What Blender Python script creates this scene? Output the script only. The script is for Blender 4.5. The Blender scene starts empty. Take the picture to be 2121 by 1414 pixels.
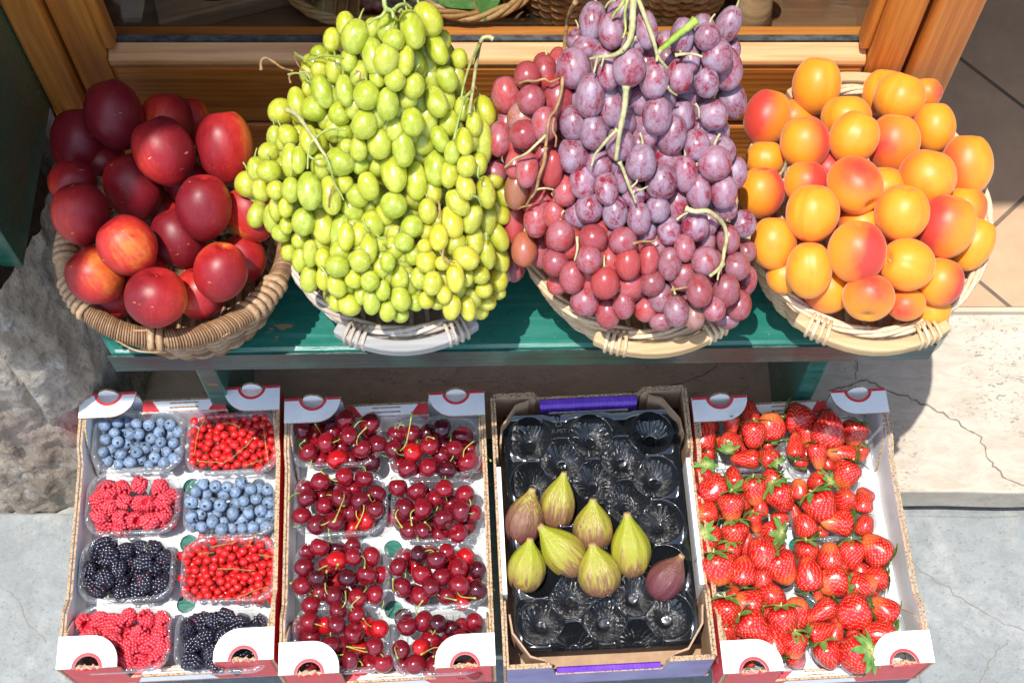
import bpy, bmesh, math, random
from math import sin, cos, pi, radians as R, sqrt
from mathutils import Vector as V, Matrix, noise as mnoise
random.seed(11)
S = bpy.context.scene
C = S.collection
# ------------------------------------------------------------------ camera
F, PW, PH = 2946.0, 2121.0, 1414.0
PIT = R(64.5); SP, CP = sin(PIT), cos(PIT); CAMZ = 2.2
cd = bpy.data.cameras.new('camera'); co = bpy.data.objects.new('camera', cd); C.objects.link(co)
cd.sensor_width = 36; cd.lens = F / PW * 36; cd.clip_end = 300; cd.clip_start = .05
co.location = (0, 0, CAMZ); co.rotation_euler = (pi / 2 - PIT, 0, 0); S.camera = co
EYE = V((0, 0, CAMZ)); RIGHT = V((1, 0, 0)); UPV = V((0, SP, CP)); FWD = V((0, CP, -SP))
def ray(x, y):            # direction with unit depth along the optical axis
    return FWD + RIGHT * ((x - PW / 2) / F) - UPV * ((y - PH / 2) / F)
def at(x, y, t): return EYE + ray(x, y) * t
def atz(x, y, z):
    d = ray(x, y); return EYE + d * ((z - CAMZ) / d.z)
def atY(x, y, Y):
    d = ray(x, y); return EYE + d * (Y / d.y)
# ------------------------------------------------------------------ node helpers
class NT:
    def __init__(s, name):
        s.m = bpy.data.materials.new(name); s.m.use_nodes = True; s.t = s.m.node_tree
        s.t.nodes.clear(); s.out = s.t.nodes.new('ShaderNodeOutputMaterial')
    def n(s, typ, props=None, **kw):
        nd = s.t.nodes.new('ShaderNode' + typ)
        for k, v in (props or {}).items(): setattr(nd, k, v)
        for k, v in kw.items(): s.set(nd, k, v)
        return nd
    def set(s, nd, k, v):
        k = int(k[1:]) if k[0] == 'i' and k[1:].isdigit() else k.replace('_', ' ')
        sock = nd.inputs[k]
        if isinstance(v, bpy.types.NodeSocket): s.t.links.new(v, sock)
        elif hasattr(v, 'outputs'): s.t.links.new(v.outputs[0], sock)
        else:
            if isinstance(v, (tuple, list)) and len(v) == 3 and sock.type == 'RGBA': v = (*v, 1)
            sock.default_value = v
    def ramp(s, fac, *stops, interp='LINEAR'):
        r = s.t.nodes.new('ShaderNodeValToRGB'); r.color_ramp.interpolation = interp
        k = max(p for p, _ in stops)
        if k > 1: fac = s.math('MULTIPLY', fac, 1 / k); stops = [(p / k, c) for p, c in stops]
        e = r.color_ramp.elements
        while len(e) < len(stops): e.new(.5)
        for el, (p, c) in zip(e, stops):
            el.position = p; el.color = (*c, 1) if isinstance(c, (tuple, list)) else (c, c, c, 1)
        s.set(r, 'Fac', fac); return r.outputs[0]
    def mix(s, fac, a, b, mode='MIX'):
        nd = s.t.nodes.new('ShaderNodeMix'); nd.data_type = 'RGBA'; nd.blend_type = mode
        for i, v in ((0, fac), (6, a), (7, b)):
            sock = nd.inputs[i]
            if isinstance(v, bpy.types.NodeSocket): s.t.links.new(v, sock)
            elif isinstance(v, (tuple, list)): sock.default_value = (*v, 1)[:4]
            else: sock.default_value = v
        return nd.outputs[2]
    def math(s, op, a, b=0.0, clamp=False):
        nd = s.n('Math', {'operation': op, 'use_clamp': clamp}, i0=a, i1=b); return nd.outputs[0]
    def coord(s, kind='Object', scale=(1, 1, 1), rot=(0, 0, 0), per_object=False):
        c = s.n('TexCoord').outputs[kind]
        mp = s.n('Mapping', Vector=c, Scale=scale, Rotation=rot)
        o = mp.outputs[0]
        if per_object:
            oi = s.n('ObjectInfo')
            k = s.n('VectorMath', {'operation': 'SCALE'}, i0=oi.outputs['Location'], Scale=91.0)
            o = s.n('VectorMath', {'operation': 'ADD'}, i0=o, i1=k.outputs[0]).outputs[0]
        return o
    def noise(s, vec, scale, detail=4.0, rough=.55, dist=0.0):
        return s.n('TexNoise', Vector=vec, Scale=scale, Detail=detail, Roughness=rough, Distortion=dist).outputs[0]
    def bump(s, h, strength=.3, dist=.01):
        return s.n('Bump', Height=h, Strength=strength, Distance=dist).outputs[0]
    def princ(s, **kw):
        p = s.n('BsdfPrincipled', **kw); s.t.links.new(p.outputs[0], s.out.inputs[0]); return s.m
    def ocol(s): return s.n('ObjectInfo').outputs['Color']
MAT = {}
def mat(name):
    def deco(f):
        t = NT(name); f(t); MAT[name] = t.m; return f
    return deco

@mat('paper_white')
def _(t):
    c = t.coord('Object'); n = t.noise(c, 55, 5); st = t.n('TexWave', {'bands_direction': 'X'}, Vector=c, Scale=95.0, Distortion=.3).outputs[1]
    sc = t.ramp(t.noise(t.coord('Object', (8, 8, 8)), 3, 3), (.60, (.83, .825, .82)), (.72, (.70, .68, .66)))
    t.princ(Base_Color=t.mix(.35, sc, t.ramp(n, (.35, (.74, .735, .735)), (.65, (.86, .855, .85)))), Roughness=.55, Normal=t.bump(st, .10, .002))
@mat('paper_red')
def _(t):
    c = t.coord('Object'); n = t.noise(c, 60, 4)
    t.princ(Base_Color=t.ramp(n, (.35, (.58, .030, .045)), (.7, (.68, .055, .065))), Roughness=.42)
@mat('kraft')
def _(t):
    c = t.coord('Object'); n = t.noise(c, 40, 6, .7)
    t.princ(Base_Color=t.ramp(n, (.3, (.33, .20, .115)), (.7, (.47, .31, .19))), Roughness=.8, Normal=t.bump(t.noise(c, 250, 2), .15, .001))
@mat('kraft_edge')
def _(t):
    c = t.coord('Object')
    w = t.n('TexVoronoi', Vector=c, Scale=330.0).outputs[0]
    t.princ(Base_Color=t.ramp(w, (.15, (.16, .085, .04)), (.55, (.50, .34, .20))), Roughness=.85, Normal=t.bump(w, .8, .002))
@mat('paper_purple')
def _(t):
    c = t.coord('Object'); n = t.noise(c, 60, 4)
    st = t.n('TexWave', {'bands_direction': 'X'}, Vector=c, Scale=55.0, Distortion=.4).outputs[1]
    t.princ(Base_Color=t.ramp(n, (.3, (.13, .04, .42)), (.7, (.20, .075, .55))), Roughness=.35, Normal=t.bump(st, .25, .003))
@mat('paper_violet_grey')
def _(t):
    c = t.coord('Object'); n = t.noise(c, 20, 4)
    t.princ(Base_Color=t.ramp(n, (.3, (.15, .13, .30)), (.7, (.27, .25, .42))), Roughness=.5)
@mat('clear_plastic')
def _(t):
    c = t.coord('Object')
    nb = t.bump(t.noise(c, 70, 3, .6, 1.5), .5, .006)
    fr = t.n('LayerWeight', Blend=.28, Normal=nb).outputs[1]
    fac = t.math('MULTIPLY_ADD', fr, .60)
    fac.node.inputs[2].default_value = .06
    tr = t.n('BsdfTransparent', Color=(.93, .95, .96)); gl = t.n('BsdfGlossy', Color=(.95, .97, 1), Roughness=.10, Normal=nb)
    mx = t.n('MixShader', i0=fac, i1=tr, i2=gl); df = t.n('BsdfDiffuse', Color=(.8, .84, .87)); m2 = t.n('MixShader', i0=t.ramp(fr, (.0, .035), (.7, .22)), i1=mx, i2=df); t.t.links.new(m2.outputs[0], t.out.inputs[0])
@mat('window_glass')
def _(t):
    c = t.coord('Object')
    d = t.ramp(t.n('TexVoronoi', Vector=c, Scale=210.0).outputs[0], (.05, .35), (.09, 0.0))
    fr = t.n('LayerWeight', Blend=.12).outputs[0]
    fac = t.math('MULTIPLY_ADD', fr, .16); fac.node.inputs[2].default_value = .03
    tr = t.n('BsdfTransparent', Color=(.97, .98, .97)); gl = t.n('BsdfGlossy', Roughness=.01)
    mx = t.n('MixShader', i0=fac, i1=tr, i2=gl)
    du = t.n('BsdfDiffuse', Color=(.6, .58, .55)); m2 = t.n('MixShader', i0=t.math('MULTIPLY', d, t.ramp(t.noise(c, 9, 2), (.45, 0.0), (.62, 1.0))), i1=mx, i2=du)
    t.t.links.new(m2.outputs[0], t.out.inputs[0])
@mat('black_plastic')
def _(t):
    c = t.coord('Object'); b = t.bump(t.noise(c, 45, 2, .5, 1.0), .12, .004)
    t.princ(Base_Color=(.008, .009, .011), Roughness=.09, Specular_IOR_Level=.75, Coat_Weight=.5, Coat_Roughness=.06, Normal=b)
def wood(name, axis, dark, mid, light, scale=1.0, rough=.42, coat=.25):
    @mat(name)
    def _(t):
        sc = [26, 26, 26]; sc['XYZ'.index(axis)] = 1.6
        c = t.coord('Object', [a * scale for a in sc]); n = t.noise(c, 1.6, 5, .6, .6)
        sc2 = [130, 130, 130]; sc2['XYZ'.index(axis)] = 4
        f = t.noise(t.coord('Object', [a * scale for a in sc2]), 1.5, 3, .6)
        w = t.n('TexWave', {'wave_type': 'BANDS', 'bands_direction': 'Z' if axis == 'X' else 'X'}, Vector=t.coord('Object', [s * .32 * scale for s in sc]), Scale=3.2, Distortion=5.0, Detail=3.0, Detail_Scale=.8).outputs[1]
        base = t.ramp(n, (.25, dark), (.5, mid), (.78, light))
        base = t.mix(t.math('MULTIPLY', w, .26), base, dark)
        base = t.mix(t.ramp(f, (.35, .4), (.55, 0.0)), base, dark)
        k = t.n('TexVoronoi', Vector=t.coord('Object', [s * .12 for s in sc]), Scale=2.3).outputs[0]
        base = t.mix(t.ramp(k, (.03, .85), (.085, 0.0)), base, (dark[0] * .3, dark[1] * .3, dark[2] * .3))
        t.princ(Base_Color=base, Roughness=t.ramp(f, (.3, rough + .15), (.7, rough)), Coat_Weight=coat, Coat_Roughness=.25, Normal=t.bump(t.mix(.5, f, w), .14, .003))
wood('pine_rail', 'X', (.32, .080, .010), (.60, .205, .028), (.72, .30, .055))
wood('pine_sill', 'X', (.36, .13, .03), (.62, .32, .11), (.72, .45, .21), rough=.5)
wood('pine_stile', 'Z', (.32, .080, .010), (.60, .205, .028), (.72, .30, .055))
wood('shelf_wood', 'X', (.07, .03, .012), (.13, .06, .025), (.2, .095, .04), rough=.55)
wood('worn_board', 'X', (.16, .085, .04), (.28, .165, .085), (.38, .245, .14), rough=.6, coat=0)
wood('pale_wood', 'X', (.38, .235, .11), (.54, .37, .19), (.63, .465, .265), rough=.6, coat=0)
wood('grey_wood', 'X', (.22, .215, .21), (.33, .325, .315), (.42, .41, .39), rough=.75, coat=0)
def green_paint(name, a, b, wear):
    @mat(name)
    def _(t):
        c = t.coord('Object')
        g = t.noise(t.coord('Object', (3, 45, 45)), 2.0, 5, .65)
        sp = t.n('TexVoronoi', Vector=t.coord('Object', (1, 1, 1)), Scale=85.0).outputs[0]
        n = t.noise(c, 14, 6, .7)
        col = t.mix(n, a, b)
        col = t.mix(t.ramp(g, (.52, 0.0), (.74, .6)), col, (b[0] * 1.9 + .04, b[1] * 1.35 + .04, b[2] * 1.4 + .04))
        col = t.mix(t.math('MULTIPLY', t.ramp(sp, (.04, 1.0), (.10, 0.0)), t.ramp(n, (.5, 0.0), (.62, .7))), col, (.42, .55, .5))
        chip = t.math('MULTIPLY', t.ramp(t.noise(t.coord('Object', (5, 14, 14)), 2.3, 5, .6), (.655, 0.0), (.675, 1.0)), wear)
        col = t.mix(chip, col, (.30, .17, .085))
        t.princ(Base_Color=col, Roughness=t.ramp(n, (.3, .22), (.7, .4)), Coat_Weight=.35, Coat_Roughness=.18, Normal=t.bump(t.mix(.5, g, n), .35, .004))
green_paint('bench_green', (.004, .095, .068), (.014, .165, .122), 1.0)
green_paint('shutter_green', (.005, .055, .034), (.012, .085, .052), .0)
@mat('shaded_edge_paint')  # worn paint, its dark tone also standing in for shade on the front face
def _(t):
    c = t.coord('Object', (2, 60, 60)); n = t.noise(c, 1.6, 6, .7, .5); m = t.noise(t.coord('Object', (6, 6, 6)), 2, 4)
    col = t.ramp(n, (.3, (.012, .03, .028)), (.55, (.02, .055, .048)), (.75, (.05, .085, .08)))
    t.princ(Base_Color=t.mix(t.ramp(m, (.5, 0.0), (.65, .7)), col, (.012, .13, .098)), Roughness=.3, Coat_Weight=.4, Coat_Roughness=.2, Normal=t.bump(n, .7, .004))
@mat('travertine')
def _(t):
    c = t.coord('Object')
    big = t.noise(c, 5, 6, .65); med = t.noise(t.coord('Object', (9, 22, 9)), 2, 6, .7, .8)
    pits = t.ramp(t.noise(t.coord('Object', (95, 170, 120)), 1.0, 3, .6, 1.2), (.60, 0.0), (.66, 1.0))
    zone = t.ramp(t.noise(c, 7, 3), (.47, 0.0), (.6, 1.0))
    col = t.ramp(t.mix(.5, big, med), (.3, (.31, .25, .18)), (.5, (.47, .405, .32)), (.7, (.58, .53, .45)))
    pit = t.math('MULTIPLY', pits, zone)
    col = t.mix(t.math('MULTIPLY', pit, .75), col, (.20, .175, .145))
    h = t.math('SUBTRACT', t.math('MULTIPLY', med, .5), pit)
    t.princ(Base_Color=col, Roughness=.7, Normal=t.bump(h, .5, .006))
@mat('pavement_stone')
def _(t):
    c = t.coord('Object')
    n = t.noise(c, 4, 7, .65, .5); n2 = t.noise(c, 38, 5, .7); n3 = t.noise(c, 190, 3, .7)
    col = t.ramp(n, (.3, (.18, .195, .19)), (.5, (.265, .28, .275)), (.68, (.36, .37, .355)))
    col = t.mix(t.ramp(n2, (.35, .6), (.6, 0.0)), col, (.17, .18, .175))
    col = t.mix(t.ramp(t.noise(c, 9, 4, .6), (.58, 0.0), (.75, .6)), col, (.50, .47, .40)); col = t.mix(t.ramp(t.noise(c, 2.3, 3, .6), (.5, 0.0), (.7, .45)), col, (.20, .22, .22)); col = t.mix(t.ramp(n3, (.30, .6), (.42, 0.0)), col, (.10, .105, .10))
    t.princ(Base_Color=col, Roughness=.75, Normal=t.bump(t.mix(.4, n2, n3), .55, .006))
@mat('crack_dirt')
def _(t): t.princ(Base_Color=(.19, .16, .125), Roughness=.95)
@mat('soil_dark')
def _(t): t.princ(Base_Color=(.09, .08, .07), Roughness=.95)
@mat('rough_stone')
def _(t):
    c = t.coord('Object')
    c = t.coord('Object', (1, 1, .42)); n = t.noise(c, 7, 7, .7, .3); n2 = t.noise(c, 110, 6, .8); n3 = t.noise(c, 30, 7, .75)
    col = t.ramp(n, (.3, (.25, .19, .135)), (.5, (.44, .365, .275)), (.66, (.62, .565, .48)))
    lich = t.ramp(n3, (.56, 0.0), (.66, 1.0))
    col = t.mix(t.math('MULTIPLY', lich, .9), col, (.62, .60, .55))
    col = t.mix(t.ramp(n2, (.32, .7), (.5, 0.0)), col, (.09, .075, .06))
    t.princ(Base_Color=col, Roughness=.92, Normal=t.bump(t.mix(.5, n2, n3), 1.0, .012))
@mat('floor_tiles')
def _(t):
    c = t.coord('Object', (1, 1, 1), (0, 0, R(47)))
    b = t.n('TexBrick', {'offset': 0.0, 'squash': 1.0}, Vector=c, Color1=(.54, .33, .19), Color2=(.60, .38, .225), Mortar=(.10, .07, .05), Scale=1.0, Mortar_Size=.004, Mortar_Smooth=.2, Brick_Width=.33, Row_Height=.33)
    n = t.noise(t.coord('Object'), 9, 6, .7)
    col = t.mix(t.ramp(n, (.3, .55), (.7, 0.0)), b.outputs[0], (.30, .20, .13))
    t.princ(Base_Color=col, Roughness=.5, Normal=t.bump(t.math('SUBTRACT', n, t.math('MULTIPLY', b.outputs[1], 2.0)), .3, .004))
@mat('plaster')
def _(t):
    n = t.noise(t.coord('Object'), 5, 6, .6)
    t.princ(Base_Color=t.ramp(n, (.3, (.42, .34, .24)), (.7, (.55, .46, .34))), Roughness=.9, Normal=t.bump(n, .3, .01))
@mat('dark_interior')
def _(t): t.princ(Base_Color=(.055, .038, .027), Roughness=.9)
@mat('occluder_cloth')
def _(t): t.princ(Base_Color=(.30, .26, .2), Roughness=.9)
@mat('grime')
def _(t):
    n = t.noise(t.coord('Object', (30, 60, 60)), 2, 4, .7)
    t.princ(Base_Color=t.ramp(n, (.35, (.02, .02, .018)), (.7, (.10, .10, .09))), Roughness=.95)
def wicker(name, d, m, l, rough=.55):
    @mat(name)
    def _(t):
        a = t.n('Attribute', {'attribute_name': 'col'}).outputs[0]
        n = t.noise(t.coord('Object'), 160, 4, .7)
        col = t.ramp(a, (0, d), (.45, m), (1, l))
        col = t.mix(t.ramp(n, (.35, .55), (.6, 0.0)), col, d)
        t.princ(Base_Color=col, Roughness=rough, Normal=t.bump(n, .35, .002))
wicker('wicker_brown', (.15, .075, .032), (.34, .195, .095), (.50, .33, .185))
wicker('wicker_grey', (.26, .2, .15), (.45, .37, .29), (.60, .52, .44), .7)
wicker('wicker_pale', (.40, .24, .115), (.60, .43, .25), (.74, .60, .41))
wicker('wicker_honey', (.24, .105, .03), (.42, .215, .065), (.55, .33, .13))
def bark(name, a, b):
    @mat(name)
    def _(t):
        n = t.noise(t.coord('Object'), 90, 4, .6)
        t.princ(Base_Color=t.ramp(n, (.35, a), (.65, b)), Roughness=.55)
bark('stem_green', (.20, .27, .05), (.40, .44, .12))
bark('stem_pale', (.33, .31, .13), (.52, .48, .25))
bark('stem_brown', (.20, .10, .035), (.40, .24, .10))
bark('stem_lime', (.20, .32, .025), (.34, .46, .07))
bark('cherry_stalk', (.26, .33, .04), (.42, .46, .10))
bark('currant_stalk', (.50, .30, .08), (.64, .45, .16))
bark('leaf_green', (.045, .13, .02), (.10, .24, .05))
bark('leaf_dark', (.03, .085, .02), (.07, .15, .04))
@mat('calyx_green')
def _(t):
    a = t.n('Attribute', {'attribute_name': 'col'}).outputs[0]
    n = t.noise(t.coord('Object', per_object=True), 3, 3)
    col = t.mix(a, t.ramp(n, (.3, (.075, .20, .03)), (.7, (.17, .34, .075))), (.50, .53, .18))
    t.princ(Base_Color=col, Roughness=.5, Subsurface_Weight=.15, Subsurface_Scale=.003)
# ---- fruit (object colour carries each fruit's own tint)
@mat('green_grape_skin')
def _(t):
    c = t.coord('Object', per_object=True); n = t.noise(c, 1.5, 4, .6); st = t.noise(t.coord('Object', (7, 7, .8), per_object=True), 2, 3)
    col = t.mix(t.ramp(n, (.46, 0.0), (.70, .5)), t.ocol(), (.64, .68, .20))
    col = t.mix(t.ramp(st, (.5, 0.0), (.75, .25)), col, (.60, .66, .15))
    sp = t.n('TexVoronoi', Vector=c, Scale=4.0).outputs[0]
    col = t.mix(t.ramp(sp, (.025, .6), (.06, 0.0)), col, (.25, .18, .04))
    t.princ(Base_Color=col, Roughness=t.ramp(n, (.4, .2), (.7, .38)), Subsurface_Weight=.9, Subsurface_Radius=(1.0, .95, .12), Subsurface_Scale=.016, Specular_IOR_Level=.5, Coat_Weight=.25, Coat_Roughness=.25)
@mat('red_grape_skin')
def _(t):
    c = t.coord('Object', per_object=True); n = t.noise(c, 1.15, 4, .6, .5); n2 = t.noise(c, 7, 4, .65)
    oi = t.n('ObjectInfo')
    bloom = t.ramp(t.mix(.3, n, n2), (.38, 0.0), (.50, .52), (.62, .90))
    bloom = t.math('MULTIPLY', bloom, oi.outputs['Alpha'])
    col = t.mix(bloom, oi.outputs['Color'], (.36, .31, .395))
    sp = t.n('TexVoronoi', Vector=c, Scale=5.0).outputs[0]
    col = t.mix(t.ramp(sp, (.03, .7), (.08, 0.0)), col, (.55, .40, .38))
    t.princ(Base_Color=col, Roughness=t.ramp(bloom, (0, .2), (.8, .5)), Subsurface_Weight=.35, Subsurface_Radius=(1, .25, .2), Subsurface_Scale=.005)
@mat('apricot_skin')
def _(t):
    c = t.coord('Object', per_object=True); n = t.noise(c, 1.4, 4, .6)
    g = t.n('SeparateXYZ', Vector=t.coord('Object')).outputs[0]
    oi = t.n('ObjectInfo')
    base = t.mix(n, (.80, .255, .012), (.86, .34, .026))
    base = t.mix(t.ramp(n, (.30, .5), (.5, 0.0)), base, (.74, .22, .018))
    e = t.math('ADD', t.math('MULTIPLY', g, -.75), t.math('MULTIPLY', n, .55))
    f = t.math('ADD', e, t.math('MULTIPLY_ADD', oi.outputs['Alpha'], 1.0)); f.node.inputs[2].default_value = 0.0; f = t.math('SUBTRACT', f, .12)
    blush = t.ramp(f, (.62, 0.0), (.95, .35), (1.45, .95))
    col = t.mix(blush, base, t.mix(blush, (.80, .17, .02), (.52, .03, .035)))
    sp = t.n('TexVoronoi', Vector=c, Scale=6.5).outputs[0]
    col = t.mix(t.math('MULTIPLY', t.ramp(sp, (.05, 1.0), (.11, 0.0)), t.ramp(n, (.48, 0.0), (.6, .65))), col, (.33, .10, .02))
    t.princ(Base_Color=col, Roughness=.42, Subsurface_Weight=.25, Subsurface_Radius=(1, .45, .1), Subsurface_Scale=.005, Sheen_Weight=.25, Sheen_Roughness=.4, Sheen_Tint=(1, .9, .8, 1), Specular_IOR_Level=.4, Normal=t.bump(t.noise(c, 60, 3), .04, .01))
@mat('nectarine_skin')
def _(t):
    c = t.coord('Object', per_object=True); n = t.noise(c, 1.3, 6, .65, .4)
    oi = t.n('ObjectInfo')
    st = t.noise(t.coord('Object', (3, 3, .7), per_object=True), 2.2, 5, .65)
    g = t.n('SeparateXYZ', Vector=t.coord('Object')).outputs[0]
    f = t.math('ADD', t.math('MULTIPLY', g, .38), t.math('ADD', t.math('MULTIPLY', t.mix(.5, st, n), .75), oi.outputs['Alpha']))
    col = t.ramp(f, (.35, (.17, .008, .014)), (.62, (.31, .012, .016)), (.85, (.50, .03, .02)), (1.0, (.62, .14, .025)))
    col2 = t.mix(t.ramp(f, (1.0, 0.0), (1.15, 1.0)), col, (.66, .25, .03))
    sp = t.n('TexVoronoi', Vector=c, Scale=19.0).outputs[0]
    col2 = t.mix(t.math('MULTIPLY', t.ramp(sp, (.10, 1.0), (.2, 0.0)), t.ramp(n, (.42, 0.0), (.62, .55))), col2, (.48, .25, .16))
    sc = t.ramp(t.noise(t.coord('Object', (2, 2, 9), per_object=True), 1.1, 4), (.70, 0.0), (.72, .8))
    col2 = t.mix(sc, col2, (.50, .29, .10))
    t.princ(Base_Color=col2, Roughness=t.ramp(n, (.35, .33), (.65, .5)), Specular_IOR_Level=.36, Subsurface_Weight=.08, Subsurface_Scale=.004, Normal=t.bump(t.noise(c, 40, 3), .03, .01))
@mat('cherry_skin')
def _(t):
    c = t.coord('Object', per_object=True); n = t.noise(c, 1.5, 4)
    oi = t.n('ObjectInfo'); col = t.mix(t.ramp(n, (.35, 0.0), (.7, .6)), oi.outputs['Color'], t.mix(.5, oi.outputs['Color'], (.20, .006, .012)))
    sp = t.n('TexVoronoi', Vector=c, Scale=6.0).outputs[0]
    col = t.mix(t.ramp(sp, (.07, .7), (.12, 0.0)), col, (.42, .11, .10))
    t.princ(Base_Color=col, Roughness=.09, Subsurface_Weight=.12, Subsurface_Radius=(1, .1, .1), Subsurface_Scale=.004, Coat_Weight=.5, Coat_Roughness=.05)
@mat('strawberry_skin')
def _(t):
    a = t.n('Attribute', {'attribute_name': 'col'}).outputs[0]
    oi = t.n('ObjectInfo'); c = t.coord('Object', per_object=True)
    z = t.n('SeparateXYZ', Vector=t.coord('Object')).outputs[2]
    n = t.noise(c, 1.6, 4)
    red = t.mix(t.ramp(n, (.35, 0.0), (.7, 1.0)), (.42, .005, .010), (.56, .012, .015))
    pale = t.ramp(t.math('ADD', t.math('MULTIPLY', z, -.62), t.math('ADD', oi.outputs['Alpha'], t.math('MULTIPLY', n, .35))), (.85, 0.0), (1.4, .8))
    col = t.mix(pale, red, (.76, .22, .05))
    col = t.mix(t.math('MULTIPLY', a, .6), col, (.74, .36, .12))
    t.princ(Base_Color=col, Roughness=.24, Subsurface_Weight=.18, Subsurface_Radius=(1, .2, .12), Subsurface_Scale=.004, Coat_Weight=.35, Coat_Roughness=.12)
@mat('raspberry_skin')
def _(t):
    n = t.noise(t.coord('Object', per_object=True), 2, 3); a = t.n('Attribute', {'attribute_name': 'col'}).outputs[0]
    col = t.mix(n, (.50, .014, .032), (.64, .035, .055)); col = t.mix(t.math('MULTIPLY', a, .4), col, (.74, .13, .15))
    t.princ(Base_Color=col, Roughness=.30, Subsurface_Weight=.15, Subsurface_Radius=(1, .25, .2), Subsurface_Scale=.002)
@mat('blackberry_skin')
def _(t):
    a = t.n('Attribute', {'attribute_name': 'col'}).outputs[0]; oi = t.n('ObjectInfo')
    k = t.ramp(t.math('ADD', a, oi.outputs['Alpha']), (1.15, 0.0), (1.45, 1.0))
    t.princ(Base_Color=t.mix(k, (.014, .012, .024), (.13, .012, .03)), Roughness=.16, Specular_IOR_Level=.7, Coat_Weight=.3, Coat_Roughness=.1)
@mat('pith')
def _(t): t.princ(Base_Color=(.50, .45, .22), Roughness=.8)
@mat('blueberry_skin')
def _(t):
    c = t.coord('Object', per_object=True); n = t.noise(c, 2.2, 6, .7, .5); a = t.n('Attribute', {'attribute_name': 'col'}).outputs[0]
    col = t.ramp(n, (.33, (.06, .085, .14)), (.5, (.17, .235, .335)), (.66, (.29, .37, .47)))
    oi = t.n('ObjectInfo'); col = t.mix(1.0, col, oi.outputs['Color'], 'MULTIPLY')
    col = t.mix(a, col, (.015, .015, .03))
    t.princ(Base_Color=col, Roughness=.55, Specular_IOR_Level=.35)
@mat('currant_skin')
def _(t):
    oi = t.n('ObjectInfo'); a = t.n('Attribute', {'attribute_name': 'col'}).outputs[0]
    z = t.noise(t.coord('Object', per_object=True), 1.0, 2)
    col = t.mix(z, (.46, .004, .008), (.66, .022, .016)); col = t.mix(a, col, (.16, .07, .02))
    t.princ(Base_Color=col, Roughness=.10, Subsurface_Weight=.15, Subsurface_Radius=(1, .15, .1), Subsurface_Scale=.004, Coat_Weight=.4, Coat_Roughness=.04)
@mat('fig_skin')
def _(t):
    oi = t.n('ObjectInfo'); c = t.coord('Object', per_object=True)
    ang = t.noise(t.coord('Object', (6, 6, .5), per_object=True), 1.8, 5, .6); n = t.noise(c, 1.5, 4)
    z = t.n('SeparateXYZ', Vector=t.coord('Object')).outputs[2]
    f = t.math('ADD', t.math('MULTIPLY', ang, .7), t.math('ADD', t.math('MULTIPLY', z, -.22), t.math('ADD', oi.outputs['Alpha'], t.math('MULTIPLY', n, .3))))
    col = t.ramp(f, (.40, (.31, .32, .018)), (.53, (.34, .28, .04)), (.66, (.22, .11, .05)), (.95, (.13, .035, .04)))
    sp = t.n('TexVoronoi', Vector=c, Scale=9.0).outputs[0]
    col = t.mix(t.ramp(sp, (.05, .5), (.1, 0.0)), col, (.55, .50, .28))
    sc = t.ramp(t.noise(t.coord('Object', (1.2, 1.2, 4), per_object=True), 1.6, 5, .7), (.66, 0.0), (.70, .7)); col = t.mix(sc, col, (.42, .33, .16)); col = t.mix(t.ramp(t.math('MULTIPLY', z, .5), (.535, 0.0), (.56, .9)), col, (.40, .27, .11))
    t.princ(Base_Color=col, Roughness=.4, Subsurface_Weight=.1, Subsurface_Scale=.004, Normal=t.bump(ang, .25, .03))
@mat('dried_red')
def _(t):
    n = t.noise(t.coord('Object'), 60, 4, .7)
    t.princ(Base_Color=t.ramp(n, (.3, (.05, .008, .006)), (.7, (.20, .02, .012))), Roughness=.4, Normal=t.bump(n, .6, .004))
@mat('embossed_black')
def _(t): t.princ(Base_Color=(.05, .05, .055), Roughness=.25)

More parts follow.
